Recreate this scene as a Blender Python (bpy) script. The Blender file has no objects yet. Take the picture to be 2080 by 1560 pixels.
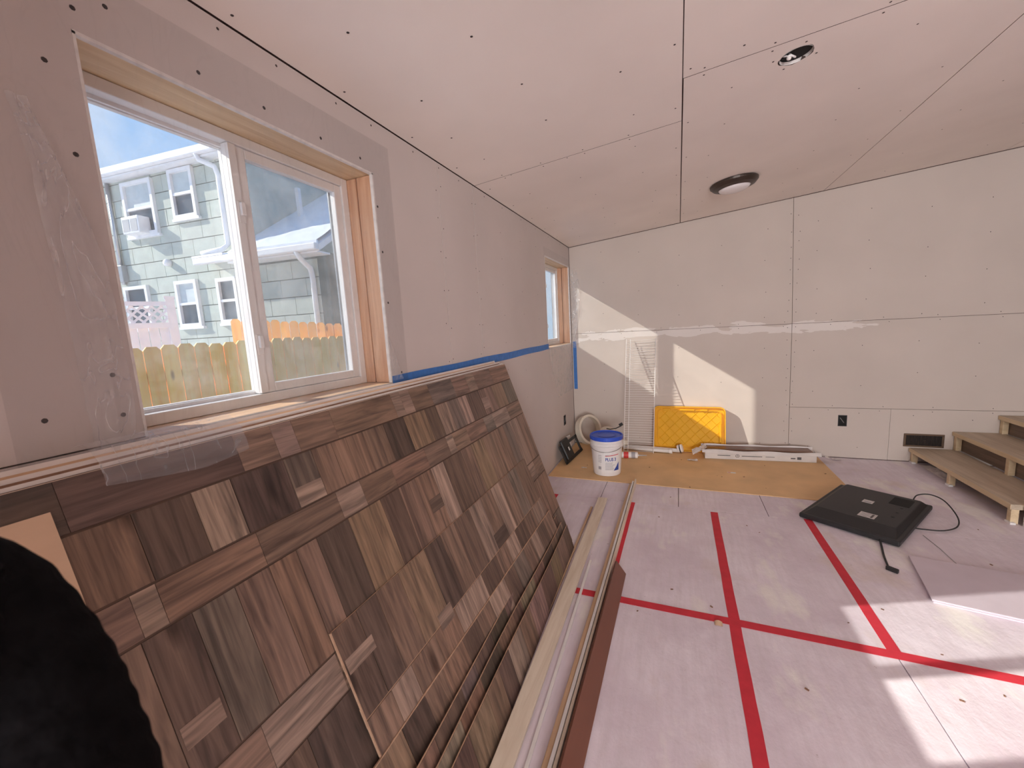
import bpy, bmesh, math, random
from mathutils import Vector, Matrix, noise

random.seed(7)
scene = bpy.context.scene
COL = scene.collection

# ------------------------------------------------------------------ camera, sky, sun, fill light, exposure
YAW, PITCH, ROLL = 0.39341280, -0.13646928, -0.05510457
CAM_Z = 1.476
cyw, syw, cpt, spt, crl, srl = math.cos(YAW), math.sin(YAW), math.cos(PITCH), math.sin(PITCH), math.cos(ROLL), math.sin(ROLL)
FWD = Vector((-syw * cpt, cyw * cpt, spt))
_right = Vector((cyw, syw, 0.0))
_up = _right.cross(FWD)
RIGHT = _right * crl + _up * srl
UP = _up * crl - _right * srl
cam_data = bpy.data.cameras.new('camera')
cam_data.sensor_width = 36.0
cam_data.lens = 822.3137 / 2080.0 * 36.0
cam_data.clip_start = 0.01
cam_data.clip_end = 300.0
cam_data.dof.use_dof = True
cam_data.dof.focus_distance = 3.2
cam_data.dof.aperture_fstop = 8.0
cam = bpy.data.objects.new('camera', cam_data)
COL.objects.link(cam)
m3 = Matrix((RIGHT, UP, -FWD)).transposed()
cam.matrix_world = Matrix.Translation((0, 0, CAM_Z)) @ m3.to_4x4()
scene.camera = cam

scene.view_settings.view_transform = 'Standard'
scene.view_settings.look = 'None'
scene.view_settings.gamma = 1.0
scene.view_settings.use_curve_mapping = False
scene.view_settings.exposure = 0.0
try:
    scene.cycles.max_bounces = 10
    scene.cycles.diffuse_bounces = 8
    scene.cycles.use_light_tree = False
    scene.cycles.transparent_max_bounces = 12
    scene.cycles.use_adaptive_sampling = True
    scene.cycles.adaptive_threshold = 0.08
    scene.cycles.sample_clamp_indirect = 6.0
    scene.cycles.caustics_reflective = False
    scene.cycles.caustics_refractive = False
except Exception:
    pass

world = bpy.data.worlds.new('winter_sky')
scene.world = world
world.use_nodes = True
wt = world.node_tree
wt.nodes.clear()
w_out = wt.nodes.new('ShaderNodeOutputWorld')
w_bg = wt.nodes.new('ShaderNodeBackground')
w_tc = wt.nodes.new('ShaderNodeTexCoord')
w_sep = wt.nodes.new('ShaderNodeSeparateXYZ')
w_ramp = wt.nodes.new('ShaderNodeValToRGB')
w_noise = wt.nodes.new('ShaderNodeTexNoise')
w_cr = wt.nodes.new('ShaderNodeValToRGB')
w_mix = wt.nodes.new('ShaderNodeMixRGB')
w_ramp.color_ramp.elements[0].position = 0.0
w_ramp.color_ramp.elements[0].color = (0.56, 0.77, 1.0, 1)
w_ramp.color_ramp.elements[1].position = 0.75
w_ramp.color_ramp.elements[1].color = (0.22, 0.48, 1.0, 1)
w_noise.inputs['Scale'].default_value = 3.2
w_noise.inputs['Detail'].default_value = 3
w_noise.inputs['Roughness'].default_value = 0.62
w_cr.color_ramp.elements[0].position = 0.50
w_cr.color_ramp.elements[0].color = (0, 0, 0, 1)
w_cr.color_ramp.elements[1].position = 0.72
w_cr.color_ramp.elements[1].color = (0.7, 0.7, 0.7, 1)
wt.links.new(w_tc.outputs['Generated'], w_sep.inputs[0])
wt.links.new(w_sep.outputs['Z'], w_ramp.inputs[0])
wt.links.new(w_tc.outputs['Generated'], w_noise.inputs['Vector'])
wt.links.new(w_noise.outputs[0], w_cr.inputs[0])
wt.links.new(w_cr.outputs[0], w_mix.inputs[0])
wt.links.new(w_ramp.outputs[0], w_mix.inputs[1])
w_mix.inputs[2].default_value = (0.95, 0.96, 1.0, 1)
wt.links.new(w_mix.outputs[0], w_bg.inputs[0])
w_bg.inputs[1].default_value = 1.15
wt.links.new(w_bg.outputs[0], w_out.inputs[0])

sun_dir = Vector((1.0, 0.43, -0.658)).normalized()       # direction the light travels
sun_l = bpy.data.lights.new('sun', 'SUN')
sun_l.energy = 8.0
sun_l.angle = math.radians(0.6)
sun_l.color = (1.0, 0.93, 0.82)
sun = bpy.data.objects.new('sun', sun_l)
sun.rotation_euler = sun_dir.to_track_quat('-Z', 'Y').to_euler()
sun.location = (-12, -6, 10)
COL.objects.link(sun)

# added area light at an invented rear opening, brightens the room from behind the camera
fill_l = bpy.data.lights.new('rear_fill', 'AREA')
fill_l.shape = 'RECTANGLE'
fill_l.size = 2.6
fill_l.size_y = 1.95
fill_l.energy = 345.0
fill_l.color = (1.0, 0.985, 0.98)
fill_ob = bpy.data.objects.new('rear_fill', fill_l)
fill_ob.location = (1.85, -5.13, 1.30)
fill_ob.rotation_euler = Vector((0, 1, 0)).to_track_quat('-Z', 'Z').to_euler()
COL.objects.link(fill_ob)

# ------------------------------------------------------------------ helpers
LW, BW, RW, REAR = -1.207, 4.886, 3.35, -5.0
def ceil_z(x):
    return 2.388 + 0.0875 * (x - LW)

ORG = {}

class MB:
    def __init__(self):
        self.v = []
        self.f = []
    def add(self, vs, fs):
        k = len(self.v)
        self.v += [Vector(p) for p in vs]
        self.f += [tuple(i + k for i in q) for q in fs]
        return self
    def box(self, x0, x1, y0, y1, z0, z1):
        return self.add([(x0, y0, z0), (x1, y0, z0), (x1, y1, z0), (x0, y1, z0), (x0, y0, z1), (x1, y0, z1), (x1, y1, z1), (x0, y1, z1)],
                        [(0, 3, 2, 1), (4, 5, 6, 7), (0, 1, 5, 4), (1, 2, 6, 5), (2, 3, 7, 6), (3, 0, 4, 7)])
    def obox(self, o, a, b, c):
        """box from corner o with edge vectors a, b, c"""
        o, a, b, c = Vector(o), Vector(a), Vector(b), Vector(c)
        if a.cross(b).dot(c) < 0:
            o = o + c
            c = -c
        vs = [o, o + a, o + a + b, o + b, o + c, o + a + c, o + a + b + c, o + b + c]
        return self.add(vs, [(0, 3, 2, 1), (4, 5, 6, 7), (0, 1, 5, 4), (1, 2, 6, 5), (2, 3, 7, 6), (3, 0, 4, 7)])
    def prism(self, poly, fn, w0, w1):
        n = len(poly)
        vs = [fn(u, v, w0) for u, v in poly] + [fn(u, v, w1) for u, v in poly]
        fs = [tuple(range(n - 1, -1, -1)), tuple(range(n, 2 * n))]
        fs += [(i, (i + 1) % n, (i + 1) % n + n, i + n) for i in range(n)]
        return self.add(vs, fs)
    def tube(self, pts, r, n=8, cap=True, closed=False):
        pts = [Vector(p) for p in pts]
        rs = r if isinstance(r, (list, tuple)) else [r] * len(pts)
        m = len(pts)
        vs, fs = [], []
        prev = None
        for i, p in enumerate(pts):
            if closed:
                t = pts[(i + 1) % m] - pts[i - 1]
            else:
                t = pts[min(i + 1, m - 1)] - pts[max(i - 1, 0)]
            t.normalize()
            if prev is None:
                a = t.orthogonal().normalized()
            else:
                a = prev - t * prev.dot(t)
                if a.length < 1e-6:
                    a = t.orthogonal()
                a.normalize()
            prev = a
            b = t.cross(a)
            for k in range(n):
                q = 2 * math.pi * k / n
                vs.append(p + (a * math.cos(q) + b * math.sin(q)) * rs[i])
        rng = m if closed else m - 1
        for i in range(rng):
            for k in range(n):
                j = (i + 1) % m
                fs.append((i * n + k, i * n + (k + 1) % n, j * n + (k + 1) % n, j * n + k))
        if cap and not closed:
            fs.append(tuple(range(n - 1, -1, -1)))
            fs.append(tuple((m - 1) * n + k for k in range(n)))
        return self.add(vs, fs)
    def lathe(self, prof, o=(0, 0, 0), n=32, ax=(0, 0, 1), cap0=True, cap1=True):
        o = Vector(o)
        ax = Vector(ax).normalized()
        a = ax.orthogonal().normalized()
        b = ax.cross(a)
        vs, fs = [], []
        for r, z in prof:
            for k in range(n):
                q = 2 * math.pi * k / n
                vs.append(o + ax * z + (a * math.cos(q) + b * math.sin(q)) * r)
        for i in range(len(prof) - 1):
            for k in range(n):
                fs.append((i * n + k, i * n + (k + 1) % n, (i + 1) * n + (k + 1) % n, (i + 1) * n + k))
        if cap0:
            fs.append(tuple(range(n - 1, -1, -1)))
        if cap1:
            fs.append(tuple((len(prof) - 1) * n + k for k in range(n)))
        return self.add(vs, fs)
    def grid(self, fn, nu, nv):
        vs = [fn(i / nu, j / nv) for j in range(nv + 1) for i in range(nu + 1)]
        w = nu + 1
        fs = [(j * w + i, j * w + i + 1, (j + 1) * w + i + 1, (j + 1) * w + i) for j in range(nv) for i in range(nu)]
        return self.add(vs, fs)
    def build(self, name, mat, parent=None, origin=None, smooth=False, bevel=0.0, seg=2, color=None):
        if parent is not None:
            org = ORG[parent.name]
        else:
            org = Vector(origin) if origin is not None else Vector((0, 0, 0))
        me = bpy.data.meshes.new(name)
        me.from_pydata([tuple(p - org) for p in self.v], [], self.f)
        me.update()
        bm = bmesh.new()
        bm.from_mesh(me)
        bmesh.ops.recalc_face_normals(bm, faces=bm.faces)
        bm.to_mesh(me)
        bm.free()
        if smooth:
            for p in me.polygons:
                p.use_smooth = True
        me.materials.append(mat)
        o = bpy.data.objects.new(name, me)
        COL.objects.link(o)
        if parent is not None:
            o.parent = parent
        else:
            o.location = org
        ORG[o.name] = org
        if bevel > 0:
            md = o.modifiers.new('bevel', 'BEVEL')
            md.width = bevel
            md.segments = seg
            md.limit_method = 'ANGLE'
            md.angle_limit = math.radians(40)
        if color is not None:
            o.color = (color[0], color[1], color[2], 1)
        return o

def tag(o, label=None, cat=None, group=None, kind=None):
    if label:
        o['label'] = label
    if cat:
        o['category'] = cat
    if group:
        o['group'] = group
    if kind:
        o['kind'] = kind
    return o

def thing(name, loc, label, cat, group=None, kind=None):
    o = bpy.data.objects.new(name, None)
    o.empty_display_size = 0.1
    o.location = loc
    COL.objects.link(o)
    ORG[o.name] = Vector(loc)
    return tag(o, label, cat, group, kind)

def inst(name, mesh, parent, matrix=None, loc=None, color=None):
    """a piece that shares its mesh; loc / matrix in world space"""
    o = bpy.data.objects.new(name, mesh)
    COL.objects.link(o)
    o.parent = parent
    org = ORG[parent.name]
    if matrix is not None:
        o.matrix_local = Matrix.Translation(-org) @ matrix
    else:
        o.location = Vector(loc) - org
    if color is not None:
        o.color = (color[0], color[1], color[2], 1)
    return o

def smoothstep(a, b, x):
    t = max(0.0, min(1.0, (x - a) / (b - a)))
    return t * t * (3 - 2 * t)

# ------------------------------------------------------------------ materials
def new_mat(name):
    m = bpy.data.materials.new(name)
    m.use_nodes = True
    nt = m.node_tree
    nt.nodes.clear()
    out = nt.nodes.new('ShaderNodeOutputMaterial')
    b = nt.nodes.new('ShaderNodeBsdfPrincipled')
    nt.links.new(b.outputs[0], out.inputs[0])
    return m, nt, b, out

def c4(c):
    return (c[0], c[1], c[2], 1)

def plain(name, col, rough=0.6, metal=0.0, var=0.08, scale=8.0, bump=0.0, bscale=60.0, stretch=(1, 1, 1), spec=0.5, emit=None):
    """base colour with a little procedural mottling and relief"""
    m, nt, b, out = new_mat(name)
    tc = nt.nodes.new('ShaderNodeTexCoord')
    mp = nt.nodes.new('ShaderNodeMapping')
    mp.inputs['Scale'].default_value = stretch
    nt.links.new(tc.outputs['Object'], mp.inputs[0])
    n = nt.nodes.new('ShaderNodeTexNoise')
    n.inputs['Scale'].default_value = scale
    n.inputs['Detail'].default_value = 3
    nt.links.new(mp.outputs[0], n.inputs['Vector'])
    r = nt.nodes.new('ShaderNodeValToRGB')
    r.color_ramp.elements[0].position = 0.3
    r.color_ramp.elements[0].color = c4([max(0, x * (1 - var)) for x in col])
    r.color_ramp.elements[1].position = 0.7
    r.color_ramp.elements[1].color = c4([min(1, x * (1 + var)) for x in col])
    nt.links.new(n.outputs[0], r.inputs[0])
    nt.links.new(r.outputs[0], b.inputs['Base Color'])
    b.inputs['Roughness'].default_value = rough
    b.inputs['Metallic'].default_value = metal
    b.inputs['Specular IOR Level'].default_value = spec
    if bump > 0:
        n2 = nt.nodes.new('ShaderNodeTexNoise')
        n2.inputs['Scale'].default_value = bscale
        n2.inputs['Detail'].default_value = 4
        nt.links.new(mp.outputs[0], n2.inputs['Vector'])
        bp = nt.nodes.new('ShaderNodeBump')
        bp.inputs['Strength'].default_value = bump
        bp.inputs['Distance'].default_value = 0.01
        nt.links.new(n2.outputs[0], bp.inputs['Height'])
        nt.links.new(bp.outputs[0], b.inputs['Normal'])
    return m

def wood(name, c1, c2, grain='Y', rough=0.6, scale=1.0, knots=False, objcol=False, bump=0.15, lean=0.0):
    """grain stretched along one axis; with objcol the object's own colour tints it"""
    m, nt, b, out = new_mat(name)
    tc = nt.nodes.new('ShaderNodeTexCoord')
    mp = nt.nodes.new('ShaderNodeMapping')
    s = {'X': (0.6, 9, 9), 'Y': (9, 0.6, 9), 'Z': (9, 9, 0.6)}[grain]
    mp.inputs['Scale'].default_value = [q * scale for q in s]
    if objcol:
        oi = nt.nodes.new('ShaderNodeObjectInfo')
        ml = nt.nodes.new('ShaderNodeVectorMath')
        ml.operation = 'MULTIPLY_ADD'
        ml.inputs[1].default_value = (17.0, 31.0, 23.0)
        nt.links.new(oi.outputs['Random'], ml.inputs[0])
        nt.links.new(tc.outputs['Object'], ml.inputs[2])
        nt.links.new(ml.outputs[0], mp.inputs[0])
    else:
        nt.links.new(tc.outputs['Object'], mp.inputs[0])
    if lean:
        src_ = mp.inputs[0].links[0].from_socket
        rm = nt.nodes.new('ShaderNodeMapping')
        rm.inputs['Rotation'].default_value = (0, lean, 0)
        nt.links.new(src_, rm.inputs[0])
        nt.links.new(rm.outputs[0], mp.inputs[0])
    n = nt.nodes.new('ShaderNodeTexNoise')
    n.inputs['Scale'].default_value = 3.0
    n.inputs['Detail'].default_value = 3
    n.inputs['Roughness'].default_value = 0.65
    n.inputs['Distortion'].default_value = 0.6
    nt.links.new(mp.outputs[0], n.inputs['Vector'])
    r = nt.nodes.new('ShaderNodeValToRGB')
    r.color_ramp.elements[0].position = 0.32
    r.color_ramp.elements[0].color = c4(c1)
    r.color_ramp.elements[1].position = 0.68
    r.color_ramp.elements[1].color = c4(c2)
    nt.links.new(n.outputs[0], r.inputs[0])
    last = r.outputs[0]
    if knots:
        v = nt.nodes.new('ShaderNodeTexVoronoi')
        v.inputs['Scale'].default_value = 2.1
        mp2 = nt.nodes.new('ShaderNodeMapping')
        mp2.inputs['Scale'].default_value = {'X': (1, 3, 3), 'Y': (3, 1, 3), 'Z': (3, 3, 1)}[grain]
        nt.links.new(mp.inputs[0].links[0].from_socket, mp2.inputs[0])
        nt.links.new(mp2.outputs[0], v.inputs['Vector'])
        kr = nt.nodes.new('ShaderNodeValToRGB')
        kr.color_ramp.elements[0].position = 0.05
        kr.color_ramp.elements[0].color = (0.25, 0.2, 0.18, 1)
        kr.color_ramp.elements[1].position = 0.14
        kr.color_ramp.elements[1].color = (1, 1, 1, 1)
        nt.links.new(v.outputs['Distance'], kr.inputs[0])
        mk = nt.nodes.new('ShaderNodeMixRGB')
        mk.blend_type = 'MULTIPLY'
        mk.inputs[0].default_value = 0.85
        nt.links.new(last, mk.inputs[1])
        nt.links.new(kr.outputs[0], mk.inputs[2])
        last = mk.outputs[0]
    if objcol:
        mo = nt.nodes.new('ShaderNodeMixRGB')
        mo.blend_type = 'MULTIPLY'
        mo.inputs[0].default_value = 1.0
        nt.links.new(oi.outputs['Color'], mo.inputs[1])
        nt.links.new(last, mo.inputs[2])
        last = mo.outputs[0]
    nt.links.new(last, b.inputs['Base Color'])
    b.inputs['Roughness'].default_value = rough
    bp = nt.nodes.new('ShaderNodeBump')
    bp.inputs['Strength'].default_value = bump
    bp.inputs['Distance'].default_value = 0.004
    nt.links.new(n.outputs[0], bp.inputs['Height'])
    nt.links.new(bp.outputs[0], b.inputs['Normal'])
    return m

def clear_film(name, amount, streak_scale, tint=(0.93, 0.95, 1.0), streaks=0.5, clear=0.97):
    """thin clear plastic: mostly see-through, with milky creases"""
    m, nt, b, out = new_mat(name)
    nt.nodes.remove(b)
    tr = nt.nodes.new('ShaderNodeBsdfTransparent')
    tr.inputs[0].default_value = (clear, clear, clear, 1)
    df = nt.nodes.new('ShaderNodeBsdfDiffuse')
    df.inputs[0].default_value = c4(tint)
    tl = nt.nodes.new('ShaderNodeBsdfTranslucent')
    tl.inputs[0].default_value = c4(tint)
    gl = nt.nodes.new('ShaderNodeBsdfGlossy')
    gl.inputs['Roughness'].default_value = 0.18
    a1 = nt.nodes.new('ShaderNodeMixShader')
    a1.inputs[0].default_value = 0.5
    nt.links.new(df.outputs[0], a1.inputs[1])
    nt.links.new(tl.outputs[0], a1.inputs[2])
    a2 = nt.nodes.new('ShaderNodeMixShader')
    a2.inputs[0].default_value = 0.15
    nt.links.new(a1.outputs[0], a2.inputs[1])
    nt.links.new(gl.outputs[0], a2.inputs[2])
    tc = nt.nodes.new('ShaderNodeTexCoord')
    mp = nt.nodes.new('ShaderNodeMapping')
    mp.inputs['Rotation'].default_value = (0.5, 0.2, 0.1)
    mp.inputs['Scale'].default_value = (1, 2.6, 1)
    nt.links.new(tc.outputs['Object'], mp.inputs[0])
    n = nt.nodes.new('ShaderNodeTexNoise')
    n.inputs['Scale'].default_value = streak_scale
    n.inputs['Detail'].default_value = 3
    n.inputs['Distortion'].default_value = 2.0
    nt.links.new(mp.outputs[0], n.inputs['Vector'])
    r = nt.nodes.new('ShaderNodeValToRGB')
    e = r.color_ramp.elements
    e[0].position = 0.47
    e[0].color = (amount, amount, amount, 1)
    e[1].position = 0.53
    e[1].color = (amount, amount, amount, 1)
    mid = r.color_ramp.elements.new(0.50)
    k = min(1, amount + streaks)
    mid.color = (k, k, k, 1)
    nt.links.new(n.outputs[0], r.inputs[0])
    mx = nt.nodes.new('ShaderNodeMixShader')
    nt.links.new(r.outputs[0], mx.inputs[0])
    nt.links.new(tr.outputs[0], mx.inputs[1])
    nt.links.new(a2.outputs[0], mx.inputs[2])
    nt.links.new(mx.outputs[0], out.inputs[0])
    return m

def glass_mat(name, haze=0.02, gloss=0.05, tint=(0.97, 0.98, 0.98), dust=0.09):
    m, nt, b, out = new_mat(name)
    nt.nodes.remove(b)
    tr = nt.nodes.new('ShaderNodeBsdfTransparent')
    tr.inputs[0].default_value = c4(tint)
    gl = nt.nodes.new('ShaderNodeBsdfGlossy')
    gl.inputs['Roughness'].default_value = 0.02
    df = nt.nodes.new('ShaderNodeBsdfTranslucent')
    df.inputs[0].default_value = (0.9, 0.92, 0.95, 1)
    d2 = nt.nodes.new('ShaderNodeBsdfDiffuse')
    d2.inputs[0].default_value = (0.85, 0.86, 0.88, 1)
    ad = nt.nodes.new('ShaderNodeMixShader')
    nt.links.new(df.outputs[0], ad.inputs[1])
    nt.links.new(d2.outputs[0], ad.inputs[2])
    m1 = nt.nodes.new('ShaderNodeMixShader')
    m1.inputs[0].default_value = gloss
    nt.links.new(tr.outputs[0], m1.inputs[1])
    nt.links.new(gl.outputs[0], m1.inputs[2])
    tc = nt.nodes.new('ShaderNodeTexCoord')
    n = nt.nodes.new('ShaderNodeTexNoise')
    n.inputs['Scale'].default_value = 7
    n.inputs['Detail'].default_value = 3
    n.inputs['Roughness'].default_value = 0.75
    nt.links.new(tc.outputs['Object'], n.inputs['Vector'])
    r = nt.nodes.new('ShaderNodeValToRGB')
    r.color_ramp.elements[0].position = 0.42
    r.color_ramp.elements[0].color = (haze, haze, haze, 1)
    r.color_ramp.elements[1].position = 0.75
    k = haze + dust
    r.color_ramp.elements[1].color = (k, k, k, 1)
    nt.links.new(n.outputs[0], r.inputs[0])
    m2 = nt.nodes.new('ShaderNodeMixShader')
    nt.links.new(r.outputs[0], m2.inputs[0])
    nt.links.new(m1.outputs[0], m2.inputs[1])
    nt.links.new(ad.outputs[0], m2.inputs[2])
    nt.links.new(m2.outputs[0], out.inputs[0])
    return m

def drywall_mat(name, col, mud=None):
    """grey drywall paper; mud = list of (axis_lo, axis_hi, z_lo, z_hi) bands of wiped joint compound on the back wall"""
    m, nt, b, out = new_mat(name)
    tc = nt.nodes.new('ShaderNodeTexCoord')
    n = nt.nodes.new('ShaderNodeTexNoise')
    n.inputs['Scale'].default_value = 1.6
    n.inputs['Detail'].default_value = 3
    nt.links.new(tc.outputs['Object'], n.inputs['Vector'])
    r = nt.nodes.new('ShaderNodeValToRGB')
    r.color_ramp.elements[0].position = 0.25
    r.color_ramp.elements[0].color = c4([x * 0.95 for x in col])
    r.color_ramp.elements[1].position = 0.75
    r.color_ramp.elements[1].color = c4([x * 1.05 for x in col])
    nt.links.new(n.outputs[0], r.inputs[0])
    last = r.outputs[0]
    if mud:
        z0, half, x0, x1 = mud
        sp = nt.nodes.new('ShaderNodeSeparateXYZ')
        nt.links.new(tc.outputs['Object'], sp.inputs[0])
        def math_n(op, a, bb=None):
            q = nt.nodes.new('ShaderNodeMath')
            q.operation = op
            for i, s in enumerate((a, bb)):
                if s is None:
                    continue
                if isinstance(s, (int, float)):
                    q.inputs[i].default_value = s
                else:
                    nt.links.new(s, q.inputs[i])
            return q.outputs[0]
        mp = nt.nodes.new('ShaderNodeMapping')
        mp.inputs['Scale'].default_value = (2.2, 2, 9)
        nt.links.new(tc.outputs['Object'], mp.inputs[0])
        n2 = nt.nodes.new('ShaderNodeTexNoise')
        n2.inputs['Scale'].default_value = 1.7
        n2.inputs['Detail'].default_value = 3
        nt.links.new(mp.outputs[0], n2.inputs['Vector'])
        d = math_n('ABSOLUTE', math_n('SUBTRACT', sp.outputs['Z'], z0))
        edge = math_n('MULTIPLY', math_n('SUBTRACT', n2.outputs[0], 0.33), half * 5.0)
        band = math_n('LESS_THAN', d, edge)
        xn = math_n('ADD', sp.outputs['X'], math_n('MULTIPLY', math_n('SUBTRACT', n2.outputs[0], .5), 1.6))
        inx = math_n('MULTIPLY', math_n('GREATER_THAN', xn, x0), math_n('LESS_THAN', xn, x1))
        fac = math_n('MULTIPLY', math_n('MULTIPLY', band, inx), 0.5)
        mx = nt.nodes.new('ShaderNodeMixRGB')
        nt.links.new(fac, mx.inputs[0])
        nt.links.new(last, mx.inputs[1])
        mx.inputs[2].default_value = (0.83, 0.80, 0.78, 1)
        last = mx.outputs[0]
    nt.links.new(last, b.inputs['Base Color'])
    b.inputs['Roughness'].default_value = 0.85
    b.inputs['Specular IOR Level'].default_value = 0.25
    n3 = nt.nodes.new('ShaderNodeTexNoise')
    n3.inputs['Scale'].default_value = 180
    nt.links.new(tc.outputs['Object'], n3.inputs['Vector'])
    bp = nt.nodes.new('ShaderNodeBump')
    bp.inputs['Strength'].default_value = 0.05
    bp.inputs['Distance'].default_value = 0.003
    nt.links.new(n3.outputs[0], bp.inputs['Height'])
    nt.links.new(bp.outputs[0], b.inputs['Normal'])
    return m

def floor_mat():
    """subfloor sheets washed with thin pink paint, with pale putty patches, tan stains and small dents"""
    m, nt, b, out = new_mat('pink_subfloor')
    tc = nt.nodes.new('ShaderNodeTexCoord')
    def noise_n(scale, detail, stretch=(1, 1, 1), rough=0.6):
        mp = nt.nodes.new('ShaderNodeMapping')
        mp.inputs['Scale'].default_value = stretch
        nt.links.new(tc.outputs['Object'], mp.inputs[0])
        n = nt.nodes.new('ShaderNodeTexNoise')
        n.inputs['Scale'].default_value = scale
        n.inputs['Detail'].default_value = min(4, detail)
        n.inputs['Roughness'].default_value = rough
        nt.links.new(mp.outputs[0], n.inputs['Vector'])
        return n.outputs[0]
    def ramp(src, p0, c0, p1, c1):
        r = nt.nodes.new('ShaderNodeValToRGB')
        r.color_ramp.elements[0].position = p0
        r.color_ramp.elements[0].color = c4(c0)
        r.color_ramp.elements[1].position = p1
        r.color_ramp.elements[1].color = c4(c1)
        nt.links.new(src, r.inputs[0])
        return r.outputs[0]
    def mix(fac, a, bb):
        x = nt.nodes.new('ShaderNodeMixRGB')
        nt.links.new(fac, x.inputs[0])
        nt.links.new(a, x.inputs[1])
        if isinstance(bb, tuple):
            x.inputs[2].default_value = c4(bb)
        else:
            nt.links.new(bb, x.inputs[2])
        return x.outputs[0]
    base = ramp(noise_n(2.2, 8), 0.3, (0.65, 0.565, 0.645), 0.7, (0.83, 0.78, 0.85))
    grain = ramp(noise_n(5, 6, (7, 0.7, 1)), 0.40, (0, 0, 0), 0.72, (0.6, 0.6, 0.6))
    base = mix(grain, base, (0.64, 0.58, 0.63))
    putty = ramp(noise_n(1.7, 4, (1.7, 0.8, 1)), 0.56, (0, 0, 0), 0.65, (0.8, 0.8, 0.8))
    base = mix(putty, base, (0.84, 0.82, 0.79))
    tan = ramp(noise_n(1.15, 5, (1.3, 1, 1)), 0.57, (0, 0, 0), 0.72, (0.6, 0.6, 0.6))
    base = mix(tan, base, (0.62, 0.52, 0.40))
    specks = ramp(noise_n(26, 3), 0.70, (0, 0, 0), 0.74, (0.5, 0.5, 0.5))
    base = mix(specks, base, (0.34, 0.25, 0.26))
    nt.links.new(base, b.inputs['Base Color'])
    b.inputs['Roughness'].default_value = 0.5
    b.inputs['Specular IOR Level'].default_value = 0.35
    bp = nt.nodes.new('ShaderNodeBump')
    bp.inputs['Strength'].default_value = 0.45
    bp.inputs['Distance'].default_value = 0.008
    nt.links.new(noise_n(14, 8, (1.4, 0.8, 1)), bp.inputs['Height'])
    nt.links.new(bp.outputs[0], b.inputs['Normal'])
    return m

M = {}
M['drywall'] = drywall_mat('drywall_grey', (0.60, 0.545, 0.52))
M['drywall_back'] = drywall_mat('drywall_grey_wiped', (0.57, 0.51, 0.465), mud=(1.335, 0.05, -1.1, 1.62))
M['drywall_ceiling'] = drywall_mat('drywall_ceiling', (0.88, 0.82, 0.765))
M['gypsum'] = plain('gypsum_edge', (0.78, 0.75, 0.72), 0.9, var=0.1, scale=40)
M['framing'] = wood('framing_dark', (0.06, 0.04, 0.035), (0.12, 0.08, 0.06), 'Z')
M['seam_dark'] = plain('seam_shadow_wood', (0.16, 0.10, 0.09), 0.9)
M['edge_shade'] = plain('seam_edge_shade', (0.10, 0.07, 0.06), 0.9)  # dark tone paints the seam shadow on ceiling sheet edges
M['screw'] = plain('screw_black', (0.04, 0.03, 0.03), 0.6)
M['dim_wall'] = wood('dim_wall_brown', (0.20, 0.13, 0.09), (0.30, 0.20, 0.14), 'Z')  # dark colour chosen to cut bounce light onto the left wall
M['pine'] = wood('pine_header', (0.62, 0.44, 0.26), (0.78, 0.62, 0.40), 'Y', knots=True)
M['fir_z'] = wood('fir_stud', (0.55, 0.30, 0.18), (0.74, 0.47, 0.30), 'Z', knots=True)
M['fir_y'] = wood('fir_sill', (0.56, 0.36, 0.22), (0.74, 0.52, 0.34), 'Y')
M['vinyl'] = plain('white_vinyl', (0.80, 0.80, 0.80), 0.35, var=0.03)
M['glass'] = glass_mat('pane_glass')
M['screen'] = glass_mat('insect_screen', haze=0.04, gloss=0.0, tint=(0.84, 0.85, 0.86), dust=0.04)
M['film'] = clear_film('clear_plastic', 0.03, 3.0, streaks=0.04, clear=0.91)
M['film_thin'] = clear_film('thin_clear_plastic', 0.03, 3.0, streaks=0.05)
M['film_heavy'] = clear_film('creased_plastic', 0.20, 3.0, streaks=0.12)
M['film_milky'] = clear_film('milky_plastic', 0.20, 4.0, tint=(1, 1, 1), streaks=0.25, clear=0.99)
M['blue_tape'] = plain('blue_painter_tape', (0.04, 0.17, 0.50), 0.6, var=0.12, scale=30)
M['red_tape'] = plain('red_tape', (0.58, 0.030, 0.050), 0.75, var=0.08, scale=20)
M['floor'] = floor_mat()
M['hardboard'] = plain('brown_hardboard', (0.72, 0.48, 0.25), 0.65, var=0.12, scale=3, bump=0.03)
M['plank_h'] = wood('reclaimed_print_long', (0.42, 0.40, 0.40), (1.30, 1.24, 1.18), 'Y', rough=0.5, scale=1.7, knots=True, objcol=True, bump=0.05)
M['plank_v'] = wood('reclaimed_print_cross', (0.42, 0.40, 0.40), (1.30, 1.24, 1.18), 'Z', rough=0.5, scale=1.7, knots=True, objcol=True, bump=0.05, lean=math.atan2(.435, 1.233))
M['panel_core'] = plain('panel_core_brown', (0.09, 0.055, 0.04), 0.8)
M['panel_edge'] = plain('fibre_edge', (0.42, 0.27, 0.18), 0.8, var=0.15, scale=40)
M['brown_fibre'] = plain('brown_fibre_edge', (0.24, 0.13, 0.08), 0.8, var=0.15, scale=40)
M['tan_back'] = plain('tan_panel_back', (0.60, 0.42, 0.285), 0.6, var=0.06, scale=5, stretch=(1, 1, 5))
M['white_board'] = plain('white_board_edge', (0.78, 0.74, 0.71), 0.7, var=0.06, scale=20)

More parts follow.
